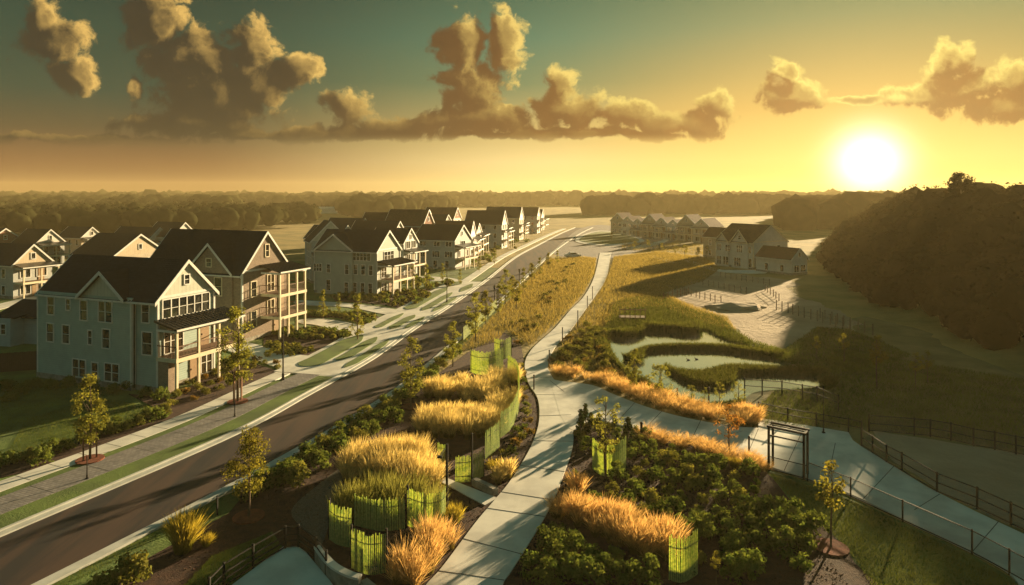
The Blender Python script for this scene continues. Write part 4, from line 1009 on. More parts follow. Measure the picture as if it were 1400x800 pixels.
for (x, yb, yt, lab) in ((442, 437, 396, 'narrow tree by the olive house walk, leftmost of its garden'), (463, 427, 402, 'small narrow tree left of centre on the olive house walk'), (489, 466, 402, 'narrow tree standing on the winding walk below the olive house'), (564, 397, 364, 'narrow golden tree right of the olive house porch'),
                         (583, 396, 361, 'second narrow golden tree right of the olive house porch'), (605, 385, 360, 'narrow tree in front of the grey house wall'), (629, 390, 368, 'narrow tree before the grey house corner'), (655, 372, 350, 'narrow tree right of the grey house'), (676, 362, 342, 'narrow tree halfway to the far street row')):
    T('columnar', x, yb, yt, lab, KC)
KP = 'young trees by the pond'
T('young_b', 867, 537, 478, 'slender tree on the bank at the west end of the pond', KP)
T('multistem', 903, 545, 500, 'spreading many stemmed tree in front of the pond', KP)
T('airy', 946, 557, 523, 'thin airy tree before the pond, next to the spreading tree', KP)
T('airy', 963, 557, 528, 'small thin tree between a bank post and the copper path edging', KP)
T('airy', 984, 557, 519, 'thin airy tree right of the bank post', KP)
T('airy', 1010, 562, 518, 'thin airy tree at the corner post of the pond fence', KP)
T('airy', 828, 655, 536, 'tall thin tree behind the round green screen right of the path', 'trees right of the path')
T('rust', 997, 622, 556, 'rust leaved spreading tree on the near edge of the branch path', 'trees right of the path')
T('sapling', 1136, 750, 625, 'thin sapling in a mulch circle on the dark lawn', 'trees right of the path', 'the sapling on the dark lawn')
T('sapling', 979, 800, 752, 'yellowing sapling among the shrubs at the bottom edge', 'trees right of the path')
KF = 'saplings on the dim field'
for (x, yb, yt, lab) in ((1116, 493, 459, 'leafy field sapling at the edge of the bare earth'), (1154, 497, 455, 'bare pole sapling right of the pond'), (1199, 532, 455, 'taller field sapling in the middle of the dim field'), (1252, 531, 480, 'field sapling toward the wooded hill'),
                         (1268, 525, 478, 'field sapling closest under the wooded hill')):
    T('sapling', x, yb, yt, lab, KF)
KM = 'young trees along the meadow edge'
for i, (x, yb, yt) in enumerate(((664, 446, 398), (682, 432, 388), (700, 412, 378), (716, 398, 366), (727, 388, 360), (738, 378, 352), (750, 369, 346), (762, 361, 342))):
    T('columnar' if i % 2 else 'young_a', x, yb, yt, f'{ordn(i)} street tree along the meadow edge beyond the slat fence, counting away', KM)
for i, (x, yb, yt) in enumerate(((924, 352, 336), (936, 354, 335), (954, 356, 338), (966, 354, 336), (886, 342, 328), (868, 344, 330), (836, 330, 318), (905, 346, 332))):
    T('field', x, yb, yt, f'{ordn(i)} hazy young tree on the meadow left of the pink grey townhouse', 'young trees right of the roundabout')
x_, y_ = at(1310, 400); rt = place('ridge', 90, 132, float(terrain(90, 132)) + 1.6, 1.0, .8, 'broad oak whose crown stands above the wooded hill ridge', 'tree')

# ------------------------------------------------------------------ shrubs
SPOTS = []
def SH(keys, pts, phrase, group, s=(.85, 1.15), f=None, cat='shrub', z=.04):
    for i, p in enumerate(pts):
        x, y = f(*p[:2]) if f else at(*p[:2])
        sc = p[2] if len(p) > 2 else random.uniform(*s); SPOTS.append((x, y))
        place(keys[i % len(keys)], x, y, z, None, sc, phrase.format(ordn(i)), cat, group)
SH(('sh1', 'sh2', 'gs1', 'sh3'), [(165, 492), (218, 462), (244, 484), (212, 476), (272, 412), (302, 430), (328, 376), (364, 392), (372, 346), (376, 386), (430, 352), (418, 310), (452, 336), (480, 326), (455, 282), (500, 300), (515, 246), (545, 286), (540, 262), (566, 226), (588, 214), (120, 505), (96, 530), (600, 195), (640, 160), (668, 140), (690, 120), (715, 100), (740, 80), (660, 165)],
   '{} rounded shrub of the double row along the garden side kerb, counting away', 'shrubs along the garden side kerb', (1.2, 1.55), z4)
SH(('sh1', 'gs1', 'sh2', 'gs2', 'sh3'), [(430, 400), (490, 425), (560, 435), (396, 470), (450, 480), (505, 488), (570, 505), (592, 430), (310, 520), (355, 565), (386, 530), (440, 555), (500, 575), (410, 598), (462, 600), (650, 535), (715, 555), (640, 440), (700, 480), (745, 460), (330, 470), (540, 470), (625, 480)],
   '{} rounded shrub of the sunlit rows behind the long copper drift', 'shrubs right of the path', (1.05, 1.35), z5)
SH(('sh1', 'sh3', 'sh2'), [(680, 655), (590, 628), (540, 648), (755, 645), (830, 640), (890, 650), (845, 700), (690, 700), (760, 690), (650, 610), (600, 660), (800, 590), (735, 600), (860, 600), (920, 700), (690, 780), (740, 770), (940, 640)],
   '{} leafy shrub in the shaded middle of the dark bed', 'shrubs right of the path', (1.1, 1.5), z5)
SH(('sh2', 'sh1', 'sh3'), [(110, 690), (60, 765), (180, 712), (190, 780), (280, 775), (350, 800), (235, 800), (110, 800), (140, 745), (240, 735), (420, 800)],
   '{} dark round shrub in the corner between path and long copper drift', 'shrubs right of the path', (1.1, 1.5), z5)
SH(('gs1', 'sh1'), [(212, 345), (228, 375), (222, 320), (262, 310), (300, 325), (330, 345), (400, 360), (420, 345), (385, 335)],
   '{} sunlit shrub at the foot of the small conifers', 'shrubs right of the path', (.8, 1.0), z5)
for i, (a, b, s) in enumerate(((214, 335, .95), (231, 325, 1.05), (246, 332, .8), (363, 385, 1.15), (352, 372, .8), (272, 335, .8), (320, 335, .75))):
    place('con', *z5(a, b), .04, None, s, f'{ordn(i)} small dark conifer beside the fork of the paths, counting right', 'conifer', 'small conifers at the path fork')
SH(('low1', 'low3', 'low2'), [(940, 120), (945, 145), (948, 170), (950, 195), (952, 220), (958, 245), (960, 270), (966, 295), (955, 320), (945, 345), (925, 365), (915, 392), (890, 400), (968, 330), (930, 330), (850, 440), (870, 460)],
   '{} low amber plant edging the path outside the curved screen', 'low plants edging the path', (.9, 1.2), z4)
# left side
SH(('low1', 'gs2', 'low3'), [(470, 312), (480, 290), (505, 278), (520, 255), (540, 268), (556, 240), (575, 255), (590, 228), (600, 246), (620, 236), (636, 214), (655, 228), (668, 200), (690, 210), (700, 188), (720, 198), (735, 178), (755, 196), (760, 210), (560, 282), (530, 296), (600, 268), (625, 256), (575, 222), (610, 205), (640, 190), (675, 180)],
   '{} low golden shrub in the bed before the teal house porch', 'low shrubs before the porch', (.9, 1.3), z2)
SH(('sh2', 'gs1', 'sh1'), [(20, 475), (80, 460), (135, 448), (175, 432), (300, 388), (320, 380), (350, 376), (375, 366), (400, 355), (425, 348), (445, 338), (110, 470), (270, 395), (240, 405)],
   '{} dark shrub along the inner edge of the near pavement', 'shrubs along the near pavement', (.9, 1.35), z2)
SH(('sh2', 'sh3'), [(30, 300), (60, 280), (95, 262), (140, 268), (190, 258), (250, 272), (310, 278), (350, 268), (400, 285), (440, 300), (20, 270)],
   '{} dark shrub against the foot of the teal house', 'shrubs at the foot of the teal house', (1.1, 1.7), z2)
place('gs1', *at(176, 800), .04, None, 1.7, 'large golden shrub at the bottom edge beside the street', 'shrub')
place('gs2', *at(140, 812), .04, None, 1.3, 'smaller golden shrub left of the large one at the bottom edge', 'shrub')
def bed_rows():
    poly = px([(792, 600), (784, 640), (770, 690), (738, 735), (712, 790), (1140, 790), (1110, 735), (1040, 665), (990, 640), (940, 622), (880, 612), (840, 604)])
    no = [px([(748, 705), (800, 740), (850, 765), (900, 790), (940, 780), (930, 735), (860, 712), (800, 692), (760, 690)]), px([(796, 630), (800, 660), (860, 664), (868, 630)])]
    gx, gy = np.meshgrid(np.arange(-2, 26, 1.25), np.arange(27, 48, 1.15)); gx = gx + (np.arange(gx.shape[0]) % 2)[:, None] * .6
    P = np.stack([gx.ravel(), gy.ravel()], 1) + RNG.uniform(-.25, .25, (gx.size, 2)); P = P[inside(P, poly)]
    for q in no: P = P[~inside(P, q)]
    ks = ('sh1', 'low2', 'sh2', 'gs2', 'sh3')
    for i, (x, y) in enumerate(P):
        if min((x - a) ** 2 + (y - b) ** 2 for a, b in SPOTS) > .85 and RNG.random() < .85: place(ks[int(RNG.integers(5))], float(x), float(y), .04, None, float(RNG.uniform(.62, .95)), 'small rounded green shrub in the dense staggered rows of the dark bed', 'shrub', 'staggered shrub rows in the dark bed')
bed_rows()
def rows(poly, nx, label, keys, group, s=(.9, 1.3), seed=1, line=None):
    random.seed(seed)
    if line:                                             # planted in straight parallel rows
        d = np.array(line[1]) - np.array(line[0]); d /= np.linalg.norm(d); q = np.array([-d[1], d[0]]); o = np.mean(poly, axis=0)
        P = np.array([o + d * a + q * b for b in np.arange(-14, 14, line[3]) for a in np.arange(-24, 24, line[2])]); P = P + RNG.uniform(-.12, .12, P.shape); P = P[inside(P, poly)]
        if len(P) > nx: P = P[RNG.random(len(P)) < nx / len(P)]
    else: P = scatter(poly, nx)
    P = P[np.argsort(P[:, 0])]
    for i, (x, y) in enumerate(P):
        place(keys[i % len(keys)], float(x), float(y), .05, None, random.uniform(*s), label, 'shrub', group)
rows(zs(z3, [(-20, 648), (40, 648), (200, 650), (310, 668), (270, 692), (140, 690), (-20, 680)]), 52, 'low shrub in the dense hedge row between driveway and winding walk', ('far2', 'far1'), 'hedge row by the driveway', (.8, 1.05), 1, (z3(-20, 668), z3(300, 680), .75, 1.05))
rows(zs(z3, [(-40, 712), (60, 715), (150, 740), (110, 762), (-40, 765)]), 30, 'low golden shrub in the planted row along the driveway', ('far1',), 'golden row by the driveway', (.8, 1.05), 1, (z3(-40, 735), z3(120, 750), .75, 1.1))
rows(zs(z3, [(120, 580), (330, 582), (430, 604), (380, 628), (250, 600), (120, 596)]), 38, 'low shrub in the bed between the two garden walks', ('far2', 'far1'), 'shrubs between the garden walks', (.8, 1.1), 1, (z3(120, 590), z3(400, 616), .85, 1.3))
rows(zs(z3, [(235, 508), (400, 490), (640, 482), (690, 490), (610, 540), (530, 560), (440, 540), (245, 526)]), 60, 'low amber shrub in the bed at the foot of the olive house', ('far1', 'far2', 'far1'), 'shrubs at the foot of the olive house', (.85, 1.3), 1, (z3(235, 520), z3(640, 520), 1.0, 1.5))
rows(zs(z3, [(520, 440), (690, 442), (770, 462), (700, 478), (540, 470)]), 22, 'low shrub between the grey house walk and the street lamp', ('far1', 'far2'), 'shrubs by the grey house walk', (1.0, 1.6))
rows(zs(z3, [(820, 290), (1000, 270), (1060, 275), (960, 330), (880, 370), (800, 400), (780, 380), (830, 330)]), 34, 'hazy low shrub in the gardens of the far street row', ('far1', 'far2'), 'shrubs along the far street row', (1.2, 2.0))
rows(px([(752, 486), (765, 474), (800, 446), (830, 462), (826, 490), (850, 516), (880, 540), (838, 526), (790, 512), (756, 508)]), 62, 'amber shrub on the bank between the path and the pond', ('os1', 'gs1', 'os1', 'gs2'), 'amber shrubs on the pond bank', (.8, 1.5), 3)
rows(px([(694, 446), (716, 440), (760, 372), (790, 356), (770, 392), (740, 432), (726, 466), (716, 480), (690, 456)]), 40, 'golden low shrub at the meadow edge behind the slat fence', ('gs2', 'os1', 'far1'), 'shrubs at the meadow edge', (.7, 1.2), 4)

# ------------------------------------------------------------------ reeds at the pond
def reed_bed(label, pts, n, h):
    q = []
    for (x, y) in pts:                                   # the outline is that of the standing reeds: pull its far side in by their height
        ys = [y]
        for i in range(len(pts)):
            (xa, ya), (xb, yb) = pts[i - 1], pts[i]
            if (xa > x) != (xb > x): ys.append(ya + (yb - ya) * (x - xa) / (xb - xa))
        lo_, hi_ = min(ys), max(ys); ex = hi_ - lo_
        q.append((x, y + ((hi_ - y) / ex if ex > 1 else 0) * min(24 * h, .6 * ex)))
    h *= .62; poly = smooth(zs(z8, q), 4, True); P = scatter(poly, n); c0 = P.mean(0)
    b = np.concatenate([P - c0, np.zeros((n, 1))], 1); hh = h * RNG.uniform(.65, 1.1, n)
    me = blade_mesh('reed_bed', b, hh, RNG.normal(size=(n, 2)) * .22, np.full(n, .075), M['reed'], (0, .5, 1), (1, .9, .2))
    tag(link('reed_bed', me, None, (float(c0[0]), float(c0[1]), .02)), label, 'reeds', 'reed beds in the pond')
reed_bed('small reed clump at the far left corner of the pond', [(300, 252), (345, 264), (400, 262), (440, 246), (446, 228), (400, 222), (330, 232)], 2200, 1.5)
reed_bed('low bushy reed bed along the far shore of the pond', [(470, 232), (560, 236), (640, 246), (690, 240), (690, 215), (600, 205), (500, 205), (450, 218)], 3600, 1.6)
reed_bed('long curved reed bank dividing the pond', [(358, 352), (390, 372), (440, 362), (450, 328), (560, 318), (760, 318), (900, 336), (960, 344), (1030, 352), (1060, 340), (960, 312), (800, 290), (600, 288), (460, 302), (380, 326)], 8500, 1.1)
reed_bed('broad reed island in the near half of the pond', [(534, 392), (580, 430), (640, 462), (740, 482), (830, 470), (845, 430), (900, 422), (1100, 424), (1240, 432), (1220, 408), (1100, 386), (900, 372), (800, 374), (700, 396), (590, 390)], 9500, 1.1)
reed_bed('short reed fringe at the right end of the pond', [(1215, 480), (1250, 486), (1290, 460), (1260, 430), (1220, 440)], 1300, 1.0)
reed_bed('dark bushy reed fringe on the left shore of the pond', [(200, 260), (260, 330), (330, 390), (390, 440), (430, 450), (350, 380), (300, 318), (280, 262), (310, 226), (260, 210)], 4200, 1.1)
reed_bed('reed fringe along the near shore in front of the pond', [(420, 440), (520, 500), (620, 548), (760, 566), (880, 545), (866, 540), (744, 556), (616, 540), (514, 490), (444, 436)], 2600, .6)

# ------------------------------------------------------------------ stuff: meadow blades, turf, mulch chips, woods
def carpet(name, polys, mat, label, hgt, wid, lean=.25, hs=(0, .5, 1), ws=(1, .8, .15), grow=True):
    P = np.concatenate([scatter(p, n) for p, n in polys]); P = P[~inside(P, WATER)]; n = len(P)
    D = P[:, 1]; k = np.clip(D / 45, .8, 3.2) if grow else 1
    b = np.concatenate([P, np.full((n, 1), .03)], 1); b[:, 2] += terrain(P[:, 0], P[:, 1])
    me = blade_mesh(name, b, hgt * RNG.uniform(.5, 1.15, n), RNG.normal(size=(n, 2)) * lean, wid * k * np.ones(n), M[mat], hs, ws)
    tag(link(name, me), label, 'grass', None, 'stuff')
carpet('meadow_grass', [(px([(726, 474), (760, 444), (798, 402), (812, 376), (815, 354), (790, 352), (765, 362), (735, 400), (700, 440), (692, 452), (715, 470)]), 22000),
                        (px([(770, 472), (795, 436), (820, 402), (834, 372), (840, 352), (900, 345), (960, 352), (985, 368), (960, 386), (905, 402), (880, 420), (850, 432), (820, 455), (840, 500), (880, 535), (930, 556), (880, 540), (820, 512), (762, 490)]), 42000),
                        (offset(cut(RC, 70, 170), -1.7) + px([(790, 352), (765, 362), (735, 400), (700, 440), (692, 452), (680, 468)]), 9000), (px([(850, 342), (1000, 352), (1000, 338), (850, 330)]), 5000), (zs(z7, [(250, 540), (330, 500), (450, 500), (590, 560), (720, 600), (760, 660), (640, 640), (450, 560), (300, 570), (200, 640)]), 9000)], 'meadow', 'golden meadow grass either side of the winding path', .55, .022, .22)
carpet('bank_grass', [(zs(z7, [(250, 540), (330, 520), (450, 520), (590, 580), (690, 605), (740, 650), (850, 720), (960, 750), (1050, 800), (880, 780), (690, 690), (500, 640), (330, 640), (250, 680), (220, 760), (200, 700), (210, 620)]), 22000)], 'reed', 'green marsh grass on the bank of the pond', .6, .035, .2)
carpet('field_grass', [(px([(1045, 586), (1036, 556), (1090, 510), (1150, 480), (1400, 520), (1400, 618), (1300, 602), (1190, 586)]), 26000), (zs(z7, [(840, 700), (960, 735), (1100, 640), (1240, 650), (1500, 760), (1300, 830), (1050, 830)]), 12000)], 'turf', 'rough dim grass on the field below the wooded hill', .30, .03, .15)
carpet('turf_grass', [(band(.64, 2.25, 22, 60), 26000), (band(4.52, 5.2, 22, 58), 8000), (px([(0, 640), (35, 575), (130, 545), (235, 560), (170, 584), (90, 611)]), 16000), (px([(0, 600), (0, 520), (60, 520), (180, 538), (60, 560)]), 7000),
                      (px([(230, 826), (290, 762), (370, 730), (386, 752), (310, 812)]), 9000), (px([(1050, 648), (1163, 684), (1329, 764), (1420, 820), (1200, 820), (1172, 770), (1132, 723), (1088, 690)]), 22000),
                      (offset(cut(RC, 26, 80), -.76) + offset(cut(RC, 26, 80), -1.5)[::-1], 9000)], 'turf', 'short turf on verges and lawns', .13, .016, .05, grow=True)
def chips(polys):
    P = np.concatenate([scatter(p, n) for p, n in polys]); n = len(P)
    c = np.concatenate([P, np.full((n, 1), .055)], 1)
    V = leaf_verts(c, RNG.normal(size=(n, 3)) * .5 + np.array([0, 0, 1]), RNG.uniform(.03, .07, n), .4)
    tag(link('bark_chips', np_quads('bark_chips', V, M['chip'])), 'loose bark chips on the planting beds', 'bark chips', None, 'stuff')
chips([(px([(230, 800), (262, 716), (340, 668), (450, 607), (560, 540), (700, 490), (722, 524), (735, 546), (737, 577), (726, 612), (700, 656), (650, 717), (606, 776), (570, 820)]), 16000), (px([(783, 590), (772, 647), (735, 726), (690, 800), (1160, 800), (1120, 725), (1040, 650), (879, 600)]), 14000)])

ICO = None
def crown_lump(seed):
    bm = bmesh.new(); bmesh.ops.create_icosphere(bm, subdivisions=2, radius=1)
    from mathutils import noise as nz
    for v in bm.verts:
        v.co *= 1 + .38 * nz.noise(v.co * 1.7 + Vector((seed * 7.1, 0, 0))) + .22 * nz.noise(v.co * 4 + Vector((0, seed * 3.3, 0)))
    vs = np.array([v.co[:] for v in bm.verts]); fs = np.array([[v.index for v in f.verts] for f in bm.faces]); bm.free()
    return vs, fs
LUMPS = [crown_lump(i) for i in range(5)]
def woods(name, pos, rad, mat, label, sh=.8):
    """a wood that reads as one mass: one mesh of many rough crowns"""
    V, Fc, b = [], [], 0
    for i, (p, r) in enumerate(zip(pos, rad)):
        vs, fs = LUMPS[i % 5]; a = RNG.random() * 6.28; ca, sa = math.cos(a), math.sin(a)
        q = vs * np.array([r, r, r * sh * RNG.uniform(.8, 1.3)]); q = np.stack([q[:, 0] * ca - q[:, 1] * sa, q[:, 0] * sa + q[:, 1] * ca, q[:, 2]], 1)
        V.append(q + np.array(p)); Fc.append(fs + b); b += len(vs)
    V = np.concatenate(V); Fc = np.concatenate(Fc)
    me = bpy.data.meshes.new(name); me.vertices.add(len(V)); me.vertices.foreach_set('co', V.astype(np.float32).ravel())
    me.loops.add(Fc.size); me.loops.foreach_set('vertex_index', Fc.astype(np.int32).ravel()); me.polygons.add(len(Fc)); me.polygons.foreach_set('loop_start', np.arange(len(Fc), dtype=np.int32) * 3)
    me.update(calc_edges=True); me.materials.append(M[mat])
    tag(link(name, me), label, 'woods', None, 'stuff')
def wood_patch(poly, n, r0, r1, h):
    P = scatter(poly, n); r = RNG.uniform(r0, r1, n); z = terrain(P[:, 0], P[:, 1])
    return [(x, y, zz + h * RNG.uniform(.55, .8)) for (x, y), zz in zip(P, z)], r
# far woods to the left and centre
pos, rad = [], []
for poly, n, r0, r1, h in (([(-560, 225), (-210, 210), (-118, 240), (-100, 330), (-130, 430), (-250, 520), (-660, 520)], 3000, 2.6, 5.2, 10), ([(-130, 400), (-75, 420), (-50, 640), (-420, 900), (-900, 900), (-620, 500), (-250, 500)], 1800, 5, 8.5, 12),
                           ([(-1300, 880), (-300, 760), (-100, 800), (100, 900), (380, 940), (1200, 960), (1300, 1220), (-1400, 1220)], 3000, 6, 11, 14)):
    p, r = wood_patch(poly, n, r0, r1, h); keep = [not (-.42 < q[0] / q[1] < -.255 and 395 < q[1] < 640) for q in p]; pos += [q for q, k in zip(p, keep) if k]; rad += [q for q, k in zip(r, keep) if k]
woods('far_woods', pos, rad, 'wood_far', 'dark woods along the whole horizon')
q_ = np.array(pos[:3000]); r_ = np.array(rad[:3000]); d_ = RNG.normal(size=(3000, 26, 3)); d_[:, :, 2] = np.abs(d_[:, :, 2]); d_ /= np.linalg.norm(d_, axis=2, keepdims=True)
c_ = (q_[:, None] + d_ * (r_[:, None, None] * RNG.uniform(.85, 1.15, (3000, 26, 1)))).reshape(-1, 3)
tag(link('far_foliage', np_quads('far_foliage', leaf_verts(c_, d_.reshape(-1, 3) + RNG.normal(size=c_.shape) * .5, RNG.uniform(.4, .95, len(c_))), M['wood_far'])), 'loose foliage over the crowns of the far woods', 'foliage', None, 'stuff')
pos, rad = [], []
for poly, n, r0, r1, h in (([(120, 300), (180, 330), (330, 470), (420, 640), (300, 660), (210, 470)], 420, 6, 10, 10), ([(60, 520), (240, 560), (320, 700), (120, 680)], 220, 7, 11, 10)):
    p, r = wood_patch(poly, n, r0, r1, h); pos += p; rad += list(r)
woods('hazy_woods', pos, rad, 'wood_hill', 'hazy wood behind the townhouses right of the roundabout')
# the wooded hill: trunks hidden, leaf clumps over rough crowns
hp = [(float(hill_edge(y)) + o, y) for y, o in ((58, 6), (70, 3), (95, 1), (118, 1), (140, 1), (175, 2), (225, 3), (300, 2), (350, 10))] + [(330, 380), (260, 200), (200, 120), (150, 70), (100, 55)]
gx, gy = np.meshgrid(np.arange(40, 340, 3.3), np.arange(50, 385, 3.3)); P = np.stack([gx.ravel(), gy.ravel()], 1); P = P + RNG.uniform(-1.4, 1.4, P.shape); P = P[inside(P, hp)]; P = P[(P[:, 0] - hill_edge(P[:, 1]) < 130)]; zz = terrain(P[:, 0], P[:, 1]); rr = RNG.uniform(1.7, 3.3, len(P)) * (1 + .30 * (RNG.random(len(P)) < .15))
edge_d = P[:, 0] - hill_edge(P[:, 1]); rr *= np.clip(.55 + edge_d / 16, .55, 1)
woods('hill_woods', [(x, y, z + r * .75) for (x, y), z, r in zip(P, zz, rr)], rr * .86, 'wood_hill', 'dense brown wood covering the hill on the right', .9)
cs, ns, ss = [], [], []
for (x, y), z, r in zip(P, zz, rr):
    k = 120; d = RNG.normal(size=(k, 3)); d[:, 2] = np.abs(d[:, 2]) - .25; d /= np.linalg.norm(d, axis=1, keepdims=True)
    cs.append(np.array([x, y, z + r * .75]) + d * r * RNG.uniform(.82, 1.14, (k, 1)) * np.array([1, 1, .95])); ns.append(d + RNG.normal(size=(k, 3)) * .5); ss.append(RNG.uniform(.16, .42, k))
V = leaf_verts(np.concatenate(cs), np.concatenate(ns), np.concatenate(ss))
tag(link('hill_foliage', np_quads('hill_foliage', V, M['wood_hill'])), 'loose foliage over the crowns of the wooded hill', 'foliage', None, 'stuff')
# ------------------------------------------------------------------ green slat screens
def screen(label, pts, h, mat='slat', step=.085, posts=(0, -1), uneven=.10, k=6, ph=None, name='slat_screen', group='green slat screens'):
    """upright slats along a curved line on dark posts; pts are ground points"""
    L = smooth(pts, k) if len(pts) > 2 else list(pts)
    a = np.array(L); c0 = a[0].copy(); a = a - c0
    root = empty(name, (float(c0[0]), float(c0[1]), .04)); tag(root, label, 'screen', group); h *= 1.08
    s = np.concatenate([[0], np.cumsum(np.linalg.norm(np.diff(a, axis=0), axis=1))]); n = max(2, int(s[-1] / step)); sl = MB(); rl = MB()
    f = lambda t: (float(np.interp(t, s, a[:, 0])), float(np.interp(t, s, a[:, 1])))
    for i in range(n):
        t = s[-1] * (i + .5) / n; x, y = f(t); x2, y2 = f(min(t + .02, s[-1])); d = Vector((x2 - x, y2 - y, 0)); d = d.normalized() if d.length > 1e-6 else Vector((1, 0, 0))
        hw = step * .36; hh = h * (1 - uneven * random.random()) ; lean = random.uniform(-.02, .02)
        nn = Vector((-d.y, d.x, 0)) * .010; p0, p1 = Vector((x, y, 0)) - d * hw, Vector((x, y, 0)) + d * hw; up = Vector((lean, lean * .5, hh))
        tip = 0.75
        vs = [p0 - nn, p1 - nn, p1 + nn, p0 + nn] + [Vector((x, y, 0)) + (q - Vector((x, y, 0))) * tip + up for q in (p0 - nn, p1 - nn, p1 + nn, p0 + nn)]
        sl.add(vs, [(3, 2, 1, 0), (4, 5, 6, 7), (0, 1, 5, 4), (1, 2, 6, 5), (2, 3, 7, 6), (3, 0, 4, 7)])
    sl.build('slats', M[mat], root)
    for zr in (.35, h * .72):
        for i in range(len(a) - 1): rl.beam((a[i][0], a[i][1] + .03, zr), (a[i + 1][0], a[i + 1][1] + .03, zr), .03, .05)
    rl.build('rail', M['black'], root)
    for q in posts:
        x, y = a[q]; MB().box(x - .045, x + .045, y + .01, y + .10, -.05, (ph or h) + .06).build('post', M['black'], root)
    return root
screen('left wing of the slat ring by the gravel patch', px([(450, 738), (462, 746), (481, 750)]), 1.78, posts=(0,))
screen('low front panel of the slat ring, at the bottom', px([(480, 778), (503, 787), (528, 784)]), 1.75, posts=(0, -1))
screen('back panel of the slat ring', px([(484, 719), (520, 727), (554, 724)]), 1.55, posts=(-1,))
screen('bulging right wing of the slat ring, next to the tall bollard light', px([(557, 720), (580, 728), (600, 726), (609, 718)]), 1.85, posts=(0,))
screen('sliver of screen beside the tall bollard light, above the ring', px([(598, 632), (609, 634)]), 1.15, posts=(0,))
screen('screen panel behind the stone block, between two dark posts', px([(622, 661), (645, 659), (661, 652)]), 1.5, posts=(-1,))
screen('screen panel bending up behind the golden tufts', px([(663, 629), (672, 622), (683, 612)]), 1.7, posts=())
screen('long curved screen hugging the bend of the path', px([(684, 600), (698, 588), (708, 566), (710, 542), (706, 522), (694, 512)]), 1.75, posts=())
screen('wider pale screen at the head of the bed, above the far golden drift', px([(643, 509), (655, 513), (672, 512), (688, 506)]), 2.1, posts=(1,))
screen('narrow pale screen at the head of the bed, nearest the far path', px([(676, 489), (688, 492), (699, 487)]), 1.95, posts=(-1,))
screen('round green screen under the tall thin tree, right of the path', px([(810, 642), (822, 651), (840, 652), (856, 640)]), 1.85, posts=())
screen('small teal screen panel ending the long copper drift', px([(914, 794), (934, 798), (954, 786)]), 1.9, posts=(), mat='slat')
screen('long pale roadside slat fence along the street kerb', [tuple(p) for p in offset(cut(RC, 76, 99), -1.1)[::3]], 1.5, 'slat2', .16, posts=(0, 3, -1), name='slat_fence', group=None, k=3)
# pale low roadside walls further on
def posts_fence(name, label, pts, h, rails, mat='black', pw=.07, mesh=None, group=None, rw=.05, cat='fence', top_rail=True, postn='post', ext=0):
    root = empty(name, (*pts[0], .04)); tag(root, label, cat, group); x0, y0 = pts[0]
    for i, (x, y) in enumerate(pts):
        MB().box(x - x0 - pw / 2, x - x0 + pw / 2, y - y0 - pw / 2, y - y0 + pw / 2, -.05, h + .05).build(postn, M[mat], root)
    for i in range(len(pts) - 1):
        a, b = (pts[i][0] - x0, pts[i][1] - y0), (pts[i + 1][0] - x0, pts[i + 1][1] - y0)
        if rails:
            for zr in rails: MB().beam((*a, zr), (*b, zr), rw, rw).build('rail', M[mat], root)
        if mesh:
            MB().add([(*a, .05), (*b, .05), (*b, h - .04), (*a, h - .04)], [(0, 1, 2, 3)]).build('mesh_panel', M[mesh], root)
    return root
def spaced(a, b, n): return [(a[0] + (b[0] - a[0]) * i / (n - 1), a[1] + (b[1] - a[1]) * i / (n - 1)) for i in range(n)]
G1 = 'black garden railings'
posts_fence('railing', 'black railing around the pale landing at the bottom edge', px([(286, 830), (306, 808), (346, 781), (390, 754), (408, 752), (432, 770), (446, 790)]), 1.15, (.18, .45, .72, 1.1), 'black', .09, group=None, cat='railing')
posts_fence('wire_fence', 'wire mesh fence along the near edge of the branch path', px([(1104, 658), (1163, 681), (1234, 714), (1329, 758), (1380, 786), (1450, 826)]), 1.1, (1.08, .08), 'black', .06, 'wire', 'dark fences by the branch path', .04)
posts_fence('wire_fence', 'low wire mesh panel closing the foot of the pergola frame', px([(1050, 643), (1104, 657)]), .85, (.83, .06), 'black', .05, 'wire', 'dark fences by the branch path', .04)
posts_fence('wire_fence', 'dark mesh fence running down the right side of the branch path', px([(1178, 611), (1193, 621), (1212, 634), (1233, 646), (1281, 675), (1336, 697), (1382, 719), (1450, 752)]), 1.15, (1.12, .6, .1), 'black', .08, 'wire', 'dark fences by the branch path', .05)
posts_fence('wire_fence', 'dark mesh fence along the back of the bare earth yard', px([(1188, 591), (1250, 596), (1272, 598), (1300, 603), (1331, 611), (1360, 616), (1389, 622), (1440, 632)]), 1.2, (1.17, .6, .1), 'black', .08, 'wire', 'dark fences by the branch path', .05)
posts_fence('rail_fence', 'low dark rail fence behind the branch path, below the pond', px([(1037, 568), (1077, 577), (1116, 584), (1160, 592), (1178, 596)]), 1.0, (.95, .5), 'black', .08, None, 'dark fences by the branch path', .05)
posts_fence('rail_fence', 'dark rail fence on the near shore of the pond', px([(1018, 539), (1042, 541), (1069, 543), (1097, 548), (1117, 551), (1146, 564)]), 1.3, (1.25, .7), 'black', .08, 'wire', 'dark fences by the branch path', .05)
posts_fence('wire_fence', 'thin dark fence between kerb and mulch near the young tree', px([(297, 706), (330, 690), (364, 672)]), 1.0, (.9,), 'black', .07, None, None, .025)
